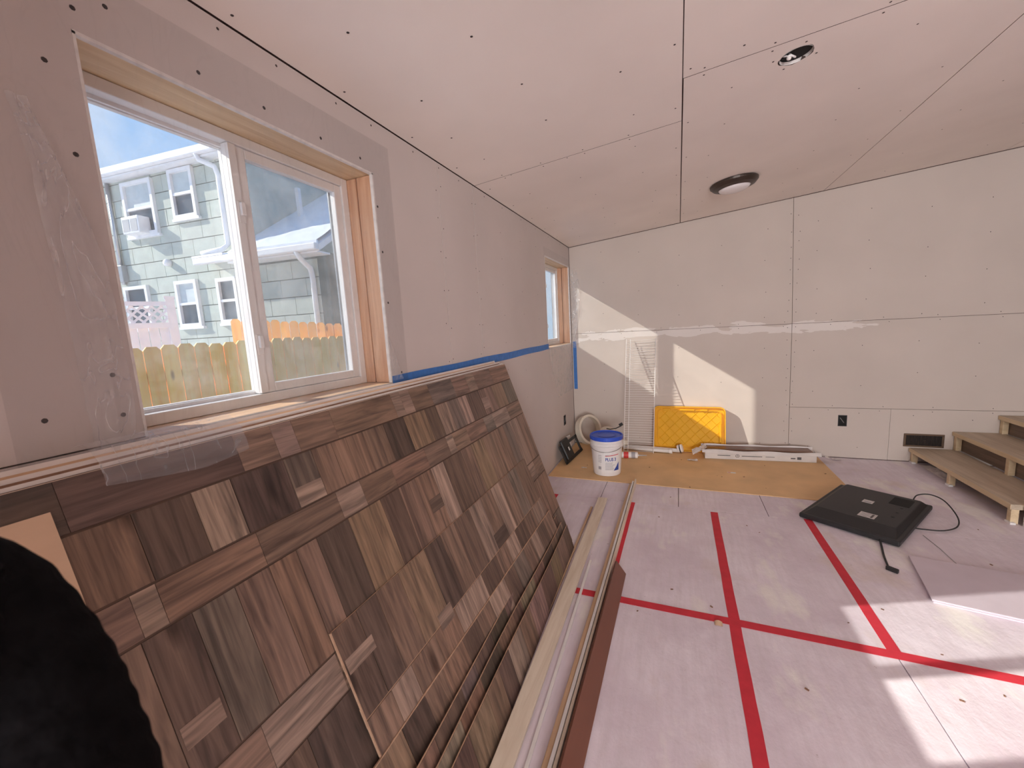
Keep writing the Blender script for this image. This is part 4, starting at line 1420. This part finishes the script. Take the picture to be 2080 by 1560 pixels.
# ================================================================== WIRE SHELF
M['wire_white'] = plain('white_coated_wire', (0.80, 0.78, 0.77), 0.35, var=0.02)
ws = thing('wire_shelf', (-.42, 4.62, .006), 'white ventilated wire shelf standing upright against the end wall', 'shelf')
WB, WT = Vector((-.255, 4.615, .010)), Vector((-.235, 4.872, 1.275))
wd = (WT - WB)
acr = Vector((-1, -.02, 0)).normalized()
outn = Vector((0, -1, .18)).normalized()
RODS = [(0.0, 0.0), (.275, 0.0), (.315, .045)]
for (a, o_) in RODS:
    MB().tube([WB + acr * a + outn * o_, WT + acr * a + outn * o_], .0040, 6).build('rod', M['wire_white'], ws)
NW = 48
first = None
for i in range(NW):
    p = WB + wd * ((i + .5) / NW)
    if first is None:
        o = MB().tube([p + outn * .004, p + acr * .283 + outn * .004, p + acr * .315 + outn * .045], .0020, 5).build('cross_wire', M['wire_white'], ws)
        first = (o, p)
    else:
        o = bpy.data.objects.new('cross_wire', first[0].data)
        COL.objects.link(o)
        o.parent = ws
        o.location = p - first[1]

# ================================================================== YELLOW TOTE LID
def yellow_mat():
    m, nt, b, out = new_mat('yellow_tote_plastic')
    b.inputs['Base Color'].default_value = (0.90, 0.46, 0.012, 1)
    b.inputs['Roughness'].default_value = 0.45
    b.inputs['Specular IOR Level'].default_value = 0.25
    tl = nt.nodes.new('ShaderNodeBsdfTranslucent')
    tl.inputs[0].default_value = (0.95, 0.50, 0.02, 1)
    tc = nt.nodes.new('ShaderNodeTexCoord')
    n = nt.nodes.new('ShaderNodeTexNoise')
    n.inputs['Scale'].default_value = 4
    nt.links.new(tc.outputs['Object'], n.inputs['Vector'])
    r = nt.nodes.new('ShaderNodeValToRGB')
    r.color_ramp.elements[0].color = (0.86, 0.46, 0.008, 1)
    r.color_ramp.elements[1].color = (0.97, 0.58, 0.012, 1)
    nt.links.new(n.outputs[0], r.inputs[0])
    nt.links.new(r.outputs[0], b.inputs['Base Color'])
    mx = nt.nodes.new('ShaderNodeMixShader')
    mx.inputs[0].default_value = 0.28
    nt.links.new(b.outputs[0], mx.inputs[1])
    nt.links.new(tl.outputs[0], mx.inputs[2])
    nt.links.new(mx.outputs[0], out.inputs[0])
    return m
M['yellow'] = yellow_mat()
LXc = .108
yl = thing('tote_lid', (LXc, 4.72, .006), 'yellow plastic tote lid propped on edge against the end wall', 'lid')
LB = Vector((LXc, 4.782, .007))
lup = Vector((0, .08, .50)).normalized()
lou = Vector((0, -.50, .08)).normalized()
LWd, LHt = .735, .50
def rrect(w, h, r, n=6):
    pts = []
    for (cx, cy, a0) in ((w / 2 - r, h - r, 0), (-w / 2 + r, h - r, 90), (-w / 2 + r, r, 180), (w / 2 - r, r, 270)):
        for i in range(n + 1):
            a = math.radians(a0 + 90 * i / n)
            pts.append((cx + r * math.cos(a), cy + r * math.sin(a)))
    return pts
def lp(u, v, w):
    return LB + Vector((1, 0, 0)) * u + lup * v + lou * w
inset = lambda pts, d: [((u / (LWd / 2)) * (LWd / 2 - d), (v - LHt / 2) / (LHt / 2) * (LHt / 2 - d) + LHt / 2) for u, v in pts]
outl = rrect(LWd, LHt, .055)
MB().prism(inset(outl, .012), lp, 0.004, .010).build('panel', M['yellow'], yl)
def ring(mb, o, i, w0, w1):
    n = len(o)
    vs = [lp(u, v, w0) for u, v in o] + [lp(u, v, w1) for u, v in o] + [lp(u, v, w1) for u, v in i] + [lp(u, v, w0) for u, v in i]
    fs = []
    for k_ in range(n):
        j = (k_ + 1) % n
        for a in range(4):
            b2 = (a + 1) % 4
            fs.append((a * n + k_, a * n + j, b2 * n + j, b2 * n + k_))
    mb.add(vs, fs)
mb = MB()
ring(mb, outl, inset(outl, .010), -.008, .034)
mb.build('rim', M['yellow'], yl)
mb = MB()
ring(mb, inset(outl, .040), inset(outl, .046), .010, .026)
mb.build('inner_lip', M['yellow'], yl)
# diamond ribs
for sgn in (1, -1):
    for i in range(-4, 9):
        c0 = -.30 + i * .105
        # line u = c0 + sgn*v clipped to the panel
        vlo, vhi = .052, LHt - .052
        pts = []
        for t in [vlo + (vhi - vlo) * q / 60 for q in range(61)]:
            u = c0 + sgn * (t - LHt / 2) * .95
            if abs(u) < LWd / 2 - .052:
                pts.append((u, t))
        if len(pts) > 5:
            a, b2 = pts[0], pts[-1]
            MB().tube([lp(a[0], a[1], .010), lp(b2[0], b2[1], .010)], .0035, 6).build('rib', M['yellow'], yl)
for (u0, u1) in ((-.27, -.19), (-.09, .06), (.12, .19)):
    mb = MB().obox(lp(u0, LHt - .046, .010), Vector((u1 - u0, 0, 0)), lup * .018, lou * .022)
    mb.build('clip', M['yellow'], yl, bevel=.003)
mb = MB().obox(lp(LWd / 2 - .062, .12, .010), Vector((.022, 0, 0)), lup * .20, lou * .024)
mb.build('latch_block', M['yellow'], yl, bevel=.003)

# ================================================================== FLOORING CARTON
M['carton'] = plain('white_carton', (0.66, 0.62, 0.60), 0.6, var=0.06, scale=10)
M['laminate'] = wood('laminate_dark', (0.12, 0.055, 0.035), (0.24, 0.13, 0.09), 'X', rough=.25)
M['carton_ink'] = plain('carton_ink', (0.10, 0.09, 0.09), .6)
cb0 = Vector((.262, 4.565, .006))
ce = Vector((1.02, .085, 0)).normalized()
cn_ = Vector((-ce.y, ce.x, 0))
ct = thing('flooring_carton', cb0 + ce * .5 + cn_ * .1, 'torn open white carton of dark laminate flooring on brown hardboard', 'carton')
def cbx(mb, a0, a1, d0, d1, z0, z1):
    return mb.obox(cb0 + ce * a0 + cn_ * d0 + Vector((0, 0, z0)), ce * (a1 - a0), cn_ * (d1 - d0), Vector((0, 0, z1 - z0)))
mb = MB()
cbx(mb, 0, 1.0, 0, .004, 0, .080)
cbx(mb, 0, 1.0, .146, .150, 0, .080)
cbx(mb, 0, .004, 0, .150, 0, .080)
cbx(mb, .996, 1.0, 0, .150, 0, .080)
cbx(mb, 0, 1.0, 0, .150, 0, .003)
mb.build('box', M['carton'], ct)
for i in range(6):
    o = cbx(MB(), .008 + random.uniform(0, .01), .99, .008 + random.uniform(-.003, .003), .142, .004 + i * .0145, .004 + i * .0145 + .012)
    o.build('laminate_plank', M['laminate'], ct)
top_i = cbx(MB(), .02, .97, .015, .14, .093, .1055).build('laminate_plank', M['laminate'], ct)
# white foam and torn flaps round the top
mb = MB().grid(lambda u, v: cb0 + ce * (-.03 + 1.06 * u) + cn_ * (-.015 - .02 * v + .01 * math.sin(u * 9)) + Vector((0, 0, .100 - .028 * v + .006 * math.sin(u * 14 + v * 2))), 30, 3)
mb.build('torn_wrap', M['carton'], ct, smooth=True)
mb = MB().grid(lambda u, v: cb0 + ce * (-.02 + 1.03 * u) + cn_ * (.140 + .010 * v) + Vector((0, 0, .088 + .030 * v + .004 * math.sin(u * 17))), 30, 3)
mb.build('torn_wrap', M['carton'], ct, smooth=True)
mb = MB().grid(lambda u, v: cb0 + ce * (-.12 + .14 * u) + cn_ * (-.02 + .10 * v + .03 * u) + Vector((0, 0, .04 + .075 * u * (1 - .3 * v) + .03 * v + .012 * noise.noise(Vector((u * 5, v * 5, 1))))), 10, 10)
mb.build('end_flap', M['carton'], ct, smooth=False)
mb = MB().grid(lambda u, v: cb0 + ce * (.97 + .16 * u) + cn_ * (.02 + .07 * v) + Vector((0, 0, .105 - .07 * u + .015 * noise.noise(Vector((u * 6, v * 6, 3))))), 10, 6)
mb.build('end_flap', M['carton'], ct, smooth=False)
# print on the long side
cp = MB()
vs, fs = text_mesh('O', .05)
MB().add([cb0 + ce * (.285 + v.x) + cn_ * -.0012 + Vector((0, 0, .022 + v.y)) for v in vs], fs).build('logo_ring', M['carton_ink'], ct)
for (a0, a1, z0, z1) in [(.12, .24, .036, .043), (.345, .53, .036, .043), (.56, .64, .037, .042), (.78, .82, .028, .040), (.835, .87, .024, .050), (.303, .309, .034, .046)]:
    cbx(MB(), a0, a1, -.0014, -.0004, z0, z1).build('print', M['carton_ink'], ct)

# ================================================================== CORNER CLUTTER
M['cream'] = plain('cream_plastic', (0.70, 0.64, 0.54), 0.45, var=0.05)
M['blackmetal'] = plain('black_steel', (0.03, 0.03, 0.032), 0.4, metal=0.3)
# cream ring leaning in the corner
rg = thing('pipe_ring', (-1.02, 4.62, .006), 'wide cream plastic ring leaning in the room corner behind the bucket', 'ring')
rc = Vector((-.985, 4.66, .235))
rax = Vector((.80, -.52, .30)).normalized()
MB().lathe([(.165, -.04), (.172, -.04), (.172, .04), (.165, .04), (.165, -.04)], rc, 40, rax, cap0=False, cap1=False).build('band', M['cream'], rg)
MB().lathe([(.150, .030), (.178, .030), (.178, .042), (.150, .042), (.150, .030)], rc, 40, rax, cap0=False, cap1=False).build('flange', M['cream'], rg)
# white scrap board behind the bracket
sp_ = MB().obox((-1.172, 4.40, .006), (0.02, .10, 0), (-.028, 0.006, .20), (.008, -.002, 0)).build('drywall_scrap', M['white_board'], origin=(-1.17, 4.45, 0))
tag(sp_, 'small white drywall scrap leaning on the left wall behind the black bracket', 'scrap')
# black steel wall bracket
bk = thing('wall_bracket', (-1.10, 4.2, .006), 'black steel television wall bracket leaning on the left wall near the bucket', 'bracket')
B0, B1 = Vector((-1.095, 4.02, .010)), Vector((-1.045, 4.56, .010))
bu = Vector((-.085, 0.0, .20))
def bbox_(mb, s0, s1, t0, t1, th=.008):
    d = B1 - B0
    nn = d.cross(bu).normalized()
    return mb.obox(B0 + d * s0 + bu * t0, d * (s1 - s0), bu * (t1 - t0), nn * th)
bbox_(MB(), 0, 1, 0, .16, .012).build('rail', M['blackmetal'], bk, bevel=.002)
bbox_(MB(), .12, 1, .80, .95, .012).build('rail', M['blackmetal'], bk, bevel=.002)
for s in (0.0, .90):
    bbox_(MB(), s, s + .08, 0, .95, .012).build('arm', M['blackmetal'], bk, bevel=.002)
pl = bbox_(MB(), .10, .46, .16, 1.15, .03).build('plate', M['blackmetal'], bk, bevel=.012)
d = B1 - B0
nn = d.cross(bu).normalized()
MB().lathe([(.028, 0), (.030, .003), (.026, .006)], B0 + d * .27 + bu * .62 + nn * .030, 20, nn).build('boss', M['black_plastic'], pl)
MB().obox(B0 + d * .25 + bu * .52 + nn * .037, d * .05, bu * .18, nn * .002).build('sticker', M['white_plastic'], pl)
# white tube lying behind the bucket
tb2 = MB().lathe([(.030, 0), (.036, .004), (.036, .36), (.030, .364)], (-.90, 4.70, .044), 20, (1, .08, .12))
tag(tb2.build('plastic_tube', M['cream'], origin=(-.75, 4.72, .006), smooth=False), 'short white plastic tube lying behind the blue lidded bucket', 'tube')
mb = MB().lathe([(.0, .0), (.070, .0), (.078, .01), (.078, .045), (.06, .055), (.0, .056)], (-.74, 4.52, .24), 28, (.1, -.3, 1), cap0=False, cap1=False)
cap_ = thing('pipe_fitting', (-.74, 4.52, .006), 'cream pipe fitting standing just behind the bucket lid', 'fitting')
mb.build('cap', M['cream'], cap_)
MB().lathe([(.05, 0), (.055, .004), (.055, .236), (.05, .24)], (-.74, 4.53, .007), 24).build('barrel', M['cream'], cap_)
# small dark clamp on top
cl_ = thing('pipe_clamp', (-.70, 4.49, .29), 'small dark metal clamp lying on the cream fitting behind the bucket', 'clamp')
MB().tube([(-.74, 4.46, .312), (-.70, 4.46, .305), (-.64, 4.47, .315), (-.58, 4.48, .345)], .006, 6).build('arm', M['blackmetal'], cl_)
MB().obox((-.595, 4.47, .335), (.035, 0, .02), (0, .02, 0), (-.015, 0, .028)).build('jaw', M['blackmetal'], cl_)
# caulk tube
ck = thing('caulk_tube', (-.50, 4.40, .006), 'white printed caulk tube lying at the foot of the wire shelf', 'tube')
kx = Vector((1, .10, 0)).normalized()
k0 = Vector((-.62, 4.395, .040))
MB().lathe([(.024, -.004), (.0335, 0), (.0335, .21), (.030, .216), (.012, .22), (.010, .225)], k0, 24, kx).build('barrel', M['white_plastic'], ck)
MB().lathe([(.009, .225), (.004, .31)], k0, 12, kx).build('nozzle', M['grey_metal'], ck)
for i, (a0, a1) in enumerate(((.02, .05), (.07, .12), (.15, .19))):
    MB().lathe([(.0339, a0), (.0339, a1)], k0, 24, kx, cap0=False, cap1=False).build('printed_band', M['ink_grey'] if i != 1 else M['ink_red'], ck)
# white plastic sink drain pipes
for (p0, p1, lbl) in (((-.62, 4.76, .033), (.01, 4.700, .033), 'upper'), ((-.58, 4.695, .033), (-.06, 4.655, .033), 'lower')):
    dp = thing('drain_pipe', (p0[0] + .3, p0[1], .006), 'white plastic drain pipe with a slip nut collar lying before the yellow lid' if lbl == 'upper' else 'white plastic drain pipe in front, nearest the bucket side of the carton', 'pipe')
    MB().tube([p0, p1], .021, 14).build('pipe', M['white_plastic'], dp, smooth=True)
    ax_ = (Vector(p1) - Vector(p0)).normalized()
    if lbl == 'upper':
        MB().lathe([(.024, 0), (.040, .004), (.044, .03), (.044, .055), (.030, .062)], Vector(p1) - ax_ * .02 + Vector((0, 0, .018)), 18, (ax_ + Vector((0, 0, .25))).normalized()).build('slip_nut', M['white_plastic'], dp)
        MB().lathe([(.0445, 0), (.047, .004), (.047, .010), (.0445, .012)], Vector(p1) + ax_ * .005 + Vector((0, 0, .022)), 18, (ax_ + Vector((0, 0, .25))).normalized(), cap0=False, cap1=False).build('rubber_band', M['black_plastic'], dp)
    else:
        MB().lathe([(.022, 0), (.026, .002), (.026, .03), (.022, .032)], Vector(p1) - ax_ * .03, 16, ax_).build('collar', M['white_plastic'], dp)
# crumpled paper scraps
for (x, y, s_, lb) in ((.14, 4.47, .05, 'small crumpled white paper scrap left of the flooring carton'), (1.46, 4.80, .035, 'tiny white paper scrap on the pink floor right of the flooring carton'),
                       (-.90, 3.99, .028, 'tiny white scrap on the hardboard left of the bucket')):
    mb = MB().grid(lambda u, v: Vector((x + (u - .5) * s_ * 2, y + (v - .5) * s_, .008 + .3 * s_ * abs(noise.noise(Vector((u * 4 + x, v * 4, y)))))), 6, 5)
    tag(mb.build('paper_scrap', M['carton'], origin=(x, y, .006)), lb, 'scrap')

# ================================================================== WALL FITTINGS
M['bronze'] = plain('bronze_enamel', (0.055, 0.038, 0.030), 0.35, metal=0.3)
def outlet_box(o, ux, nx, label):
    """o: centre on the wall, ux: horizontal axis, nx: outward normal"""
    o, ux, nx = Vector(o), Vector(ux), Vector(nx)
    zz = Vector((0, 0, 1))
    t = thing('outlet_box', o, label, 'outlet')
    mb = MB()
    W_, H_ = .036, .056
    for (a0, a1, b0, b1) in ((-W_, -W_ + .005, -H_, H_), (W_ - .005, W_, -H_, H_), (-W_, W_, H_ - .005, H_), (-W_, W_, -H_, -H_ + .005)):
        mb.obox(o + ux * a0 + zz * b0 - nx * .001, ux * (a1 - a0), zz * (b1 - b0), nx * .006)
    mb.build('box_rim', M['blackmetal'], t)
    mb = MB().obox(o - ux * W_ - zz * H_ + nx * .0004, ux * 2 * W_, zz * 2 * H_, nx * .001)
    mb.build('box_back', M['hole_dark'], t)
    mb = MB().tube([o - ux * .02 + zz * .03 + nx * .002, o - ux * .005 + zz * .005 + nx * .006, o + ux * .012 - zz * .02 + nx * .003], .003, 6)
    mb.build('wire', M['grey_metal'], t)
outlet_box((1.517, BW, .384), (1, 0, 0), (0, -1, 0), 'open black outlet box in the end wall right of the carton')
outlet_box((LW, 4.425, .40), (0, -1, 0), (1, 0, 0), 'narrow looking black outlet box low on the left wall near the corner')
vt = thing('floor_register', (2.145, BW, .215), 'bronze louvred air register low on the end wall beside the stairs', 'vent')
vx0, vx1, vz0, vz1 = 1.998, 2.292, .150, .278
mb = MB()
mb.box(vx0, vx1, BW - .008, BW - .0005, vz0, vz0 + .016)
mb.box(vx0, vx1, BW - .008, BW - .0005, vz1 - .016, vz1)
mb.box(vx0, vx0 + .018, BW - .008, BW - .0005, vz0 + .016, vz1 - .016)
mb.box(vx1 - .018, vx1, BW - .008, BW - .0005, vz0 + .016, vz1 - .016)
M['register_frame'] = plain('register_frame', (0.13, 0.085, 0.055), 0.4, metal=0.3)
mb.build('frame', M['register_frame'], vt, bevel=.003)
MB().box(vx0 + .016, vx1 - .016, BW - .0015, BW - .0005, vz0 + .015, vz1 - .015).build('backing', M['hole_dark'], vt)
mb = MB()
for i in range(28):
    x = vx0 + .022 + i * (vx1 - vx0 - .044) / 27
    mb.box(x - .0016, x + .0016, BW - .006, BW - .0016, vz0 + .016, vz1 - .016)
tag(mb.build('louvres', M['bronze'], vt), kind='stuff')
MB().box(2.14, 2.16, BW - .012, BW - .006, .214, .220).build('lever', M['bronze'], vt)

# ceiling lamp
CLx, CLy = .405, 3.83
cz = ceil_z(CLx)
cn = Vector((.0872, 0, -.9962))
lampo = thing('ceiling_light', (CLx, CLy, cz), 'round flush ceiling light with dark bronze rim and white dome', 'ceiling light')
MB().lathe([(.165, .0), (.172, .006), (.170, .020), (.150, .040), (.118, .052), (.112, .048), (.112, .0)], (CLx, CLy, cz), 48, cn, cap0=False, cap1=False).build('rim', M['bronze'], lampo, smooth=False)
M['dome'] = plain('opal_dome', (0.86, 0.84, 0.85), 0.3, var=0.01)
MB().lathe([(.114, .044), (.108, .056), (.09, .066), (.06, .073), (.03, .076), (.0, .077)], (CLx, CLy, cz), 48, cn, cap0=False, cap1=False).build('dome', M['dome'], lampo, smooth=True)

# ================================================================== STAIRS
M['stair_tread'] = wood('stair_osb', (0.42, 0.34, 0.25), (0.56, 0.47, 0.36), 'Y', scale=.8, knots=False)
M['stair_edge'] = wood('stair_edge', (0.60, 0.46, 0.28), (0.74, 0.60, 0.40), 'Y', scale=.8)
M['stair_riser'] = wood('stair_dark_ply', (0.16, 0.11, 0.08), (0.24, 0.17, 0.13), 'Y')  # darker brown riser boards
M['insul'] = plain('grey_fluff', (0.62, 0.58, 0.57), 0.95, var=0.2, scale=20, bump=.5, bscale=30)
st = thing('staircase', (2.3, 4.2, 0), 'unfinished wooden steps against the end wall at right', 'stairs')
SY0, SY1 = 3.585, BW - .006
for i, (xn, zt_) in enumerate(((2.045, .140), (2.345, .312), (2.64, .474), (2.93, .64))):
    yn = SY0 if i == 0 else SY0 - .25
    MB().box(xn, xn + .335, yn, SY1, zt_ - .036, zt_).build('tread', M['stair_tread'], st, bevel=.002)
    MB().box(xn - .003, xn, yn, SY1, zt_ - .036, zt_ - .001).build('nosing', M['stair_edge'], st)
    zb = 0.0 if i == 0 else (.140, .312, .474)[i - 1]
    bx_ = xn + (.20 if i == 0 else .056)
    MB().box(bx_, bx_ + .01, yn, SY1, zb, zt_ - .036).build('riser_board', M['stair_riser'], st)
    for yy in ((3.60, 4.27, 4.84) if i == 0 else (3.42, 4.20, 4.845)):
        MB().box(xn + .012, xn + .052, yy, yy + .036, zb, zt_ - .036).build('leg', M['stair_edge'], st, bevel=.002)
        if i == 0:
            MB().box(xn + .002, xn + .030, yy - .02, yy + .03, 0.0005, .014).build('shim', M['white_plastic'], st)
fl_ = MB().grid(lambda u, v: Vector((2.09 + .14 * u, 4.36 + .44 * v, .002 + .05 * max(0, math.sin(math.pi * u) * math.sin(math.pi * v)) * (.6 + noise.noise(Vector((u * 4, v * 6, 2)))))), 14, 20)
tag(fl_.build('insulation_tuft', M['insul'], origin=(2.2, 4.58, 0), smooth=True), 'grey insulation fluff lying under the bottom step', 'insulation')
wp = MB().box(2.102, 2.30, 3.535, 3.572, .0005, .250).build('white_board', M['ext_white'], origin=(2.2, 3.55, 0), bevel=.003)
tag(wp, 'white painted board standing at the near end of the bottom step', 'board')

# ================================================================== TELEVISION LYING FACE DOWN
TF = Vector((.812, 3.338, .0062))
t1 = Vector((.555, .832, 0)).normalized()
t2 = Vector((.832, -.555, 0)).normalized()
TLn, TWd = .80, .545
tv = thing('television', TF + t1 * .4 + t2 * .27, 'black flat television lying face down on the pink floor', 'television')
def tvp(a, b2, z):
    return TF + t1 * a + t2 * b2 + Vector((0, 0, z))
mb = MB().obox(tvp(0, 0, 0), t1 * TLn, t2 * TWd, Vector((0, 0, .034)))
shell = mb.build('bezel', M['black_plastic'], tv, bevel=.010, seg=3)
mb = MB()
lo = [(.02, .02), (TLn - .02, .02), (TLn - .02, TWd - .02), (.02, TWd - .02)]
hi = [(.13, .06), (TLn - .06, .06), (TLn - .06, TWd - .05), (.13, TWd - .05)]
vs = [tvp(a, b2, .033) for a, b2 in lo] + [tvp(a, b2, .066) for a, b2 in hi]
mb.add(vs, [(0, 1, 2, 3), (4, 5, 6, 7), (0, 1, 5, 4), (1, 2, 6, 5), (2, 3, 7, 6), (3, 0, 4, 7)])
mb.build('back_cover', M['black_plastic'], tv, bevel=.006)
M['sticker'] = plain('sticker_paper', (0.60, 0.58, 0.57), 0.6, var=0.05)
def tv_patch(name, a0, a1, b0, b1, z, th, mat, parent=tv):
    return MB().obox(tvp(a0, b0, z), t1 * (a1 - a0), t2 * (b1 - b0), Vector((0, 0, th))).build(name, mat, parent)
s1_ = tv_patch('rating_sticker', .17, .255, .285, .375, .0662, .0008, M['sticker'])
for i in range(4):
    tv_patch('print_line', .18 + i * .018, .186 + i * .018, .295, .335 + .02 * (i % 2), .067, .0003, M['ink_grey'], s1_)
tv_patch('barcode', .18, .245, .350, .362, .067, .0003, M['carton_ink'], s1_)
s2_ = tv_patch('rating_sticker', .44, .50, .235, .295, .0662, .0008, M['sticker'])
tv_patch('print_line', .45, .47, .245, .285, .067, .0003, M['ink_grey'], s2_)
tv_patch('port_recess', .54, .70, .36, .47, .0662, .0012, M['hole_dark'])
for i in range(3):
    MB().lathe([(.009, 0), (.009, .002), (.004, .003)], tvp(.30 + .1 * i, .44, .0665), 12).build('screw_boss', M['black_plastic'], tv)
cordp = [tvp(.74, .45, .06), tvp(.80, .46, .085), tvp(.83, .52, .10), tvp(.80, .60, .085), tvp(.70, .68, .03), tvp(.58, .70, .006), tvp(.45, .66, .006), tvp(.38, .58, .006), tvp(.34, .53, .012)]
def smooth_path(pts, n=6):
    pts = [Vector(p) for p in pts]
    out_ = []
    for i in range(len(pts) - 1):
        p0 = pts[max(i - 1, 0)]; p1 = pts[i]; p2_ = pts[i + 1]; p3_ = pts[min(i + 2, len(pts) - 1)]
        for j in range(n):
            t = j / n
            out_.append(.5 * ((2 * p1) + (-p0 + p2_) * t + (2 * p0 - 5 * p1 + 4 * p2_ - p3_) * t * t + (-p0 + 3 * p1 - 3 * p2_ + p3_) * t ** 3))
    out_.append(pts[-1])
    return out_
MB().tube(smooth_path(cordp), .0042, 8).build('power_cord', M['black_plastic'], tv, smooth=True)
cd = MB().tube(smooth_path([(1.190, 3.10, .02), (1.172, 3.02, .008), (1.143, 2.912, .006), (1.119, 2.80, .006), (1.110, 2.765, .009)]), .0055, 8).build('plug_cord', M['black_plastic'], tv, smooth=True)
MB().obox((1.104, 2.768, .002), (.042, -.034, 0), (-.012, -.015, 0), (0, 0, .022)).build('plug', M['black_plastic'], cd, bevel=.003)

# ================================================================== FOAM BOARDS AT RIGHT
M['foam'] = plain('lavender_foam', (0.62, 0.55, 0.62), 0.6, var=0.03)
def foam(z, dx, dy, label):
    pts = [(1.262 + dx, 2.925 + dy), (1.178 + dx, 2.487 + dy), (1.50 + dx, 2.43 + dy), (2.15 + dx, 2.32 + dy), (2.15 + dx, 2.80 + dy)]
    o = MB().prism(pts, lambda u, v, w: (u, v, w), z, z + .009).build('foam_sheet', M['foam'], origin=(1.6, 2.6, z), bevel=.001)
    return tag(o, label, 'foam sheet', 'lavender foam sheets on the floor')
foam(.0012, .004, -.004, 'lower lavender foam sheet lying directly on the pink floor at right')
foam(.0106, 0, 0, 'upper lavender foam sheet lying on another one on the floor at right')
# long thin stick lying behind it
sk = MB().tube([(1.471, 3.262, .003), (1.48, 3.09, .003), (1.476, 2.918, .003)], .0018, 5)
tag(sk.build('thin_wire', M['grey_metal'], origin=(1.4, 2.9, 0)), 'thin bent wire lying between the television and the foam sheets', 'wire')

# floor crumbs
M['crumb'] = plain('debris_brown', (0.22, 0.12, 0.08), .9, var=.3)
mb = MB()
for i in range(70):
    x, y = random.uniform(-.9, 2.0), random.uniform(1.2, 4.5)
    if y > 3.66 and x < 1.34:
        zf = .006
    else:
        zf = 0.0
    if (abs(y - 2.035) < .05 or abs(x - .255) < .05 or abs(x + .36) < .05 or abs(x - .865) < .05):
        continue
    if (1.05 < x < 2.2 and 2.3 < y < 2.95) or (x < -.25 and y < 3.7) or (.8 < x < 1.8 and 3.0 < y < 4.2):
        continue
    s_ = random.uniform(.003, .008)
    a = random.uniform(0, 6.28)
    mb.obox((x, y, zf), (math.cos(a) * s_ * 2, math.sin(a) * s_ * 2, 0), (-math.sin(a) * s_, math.cos(a) * s_, 0), (0, 0, s_ * .5))
tag(mb.build('floor_debris', M['crumb'], origin=(0, 2.5, 0)), 'tiny brown crumbs and chips scattered over the floor', 'debris', kind='stuff')
lf = MB().grid(lambda u, v: Vector((.165 + .035 * u, 1.99 + .03 * v, .003 + .008 * math.sin(u * 3) * v)), 4, 4)
tag(lf.build('wood_chip', M['tan_back'], origin=(.18, 2.0, 0)), 'curled tan chip lying beside the red tape crossing', 'chip')

# ================================================================== DARK SLEEVE AT THE LEFT EDGE
def knit_mat():
    m, nt, b, out = new_mat('black_knit')
    tc = nt.nodes.new('ShaderNodeTexCoord')
    n = nt.nodes.new('ShaderNodeTexNoise')
    n.inputs['Scale'].default_value = 90
    nt.links.new(tc.outputs['Object'], n.inputs['Vector'])
    r = nt.nodes.new('ShaderNodeValToRGB')
    r.color_ramp.elements[0].color = (0.002, 0.002, 0.0025, 1)
    r.color_ramp.elements[1].color = (0.010, 0.009, 0.010, 1)
    nt.links.new(n.outputs[0], r.inputs[0])
    nt.links.new(r.outputs[0], b.inputs['Base Color'])
    b.inputs['Roughness'].default_value = 0.95
    b.inputs['Specular IOR Level'].default_value = 0.05
    bp = nt.nodes.new('ShaderNodeBump')
    bp.inputs['Strength'].default_value = .6
    bp.inputs['Distance'].default_value = .004
    nt.links.new(n.outputs[0], bp.inputs['Height'])
    nt.links.new(bp.outputs[0], b.inputs['Normal'])
    return m
M['knit'] = knit_mat()
CAM = Vector((0, 0, CAM_Z))
def cs(r, u, f):
    return CAM + RIGHT * r + UP * u + FWD * f
path = smooth_path([cs(-.42, .03, -.30), cs(-.37, -.06, -.10), cs(-.2968, -.1401, .1363), cs(-.3245, -.132, .2215), cs(-.272, -.1907, .2197), cs(-.2307, -.2506, .2004), cs(-.2307, -.3406, .1854), cs(-.25, -.46, .10)], 30)
rad = []
nP = len(path)
for i in range(nP):
    t = i / (nP - 1)
    base = .047 - .010 * smoothstep(.75, 1, t)
    rad.append(base + .0005 * math.sin(i * 1.05) + .0006 * math.sin(i * .23))
sl = MB().tube(path, rad, 32).build('knit_sleeve', M['knit'], origin=path[-1], smooth=True)
tag(sl, 'black ribbed knit sleeve of the photographer at the lower left', 'sleeve')
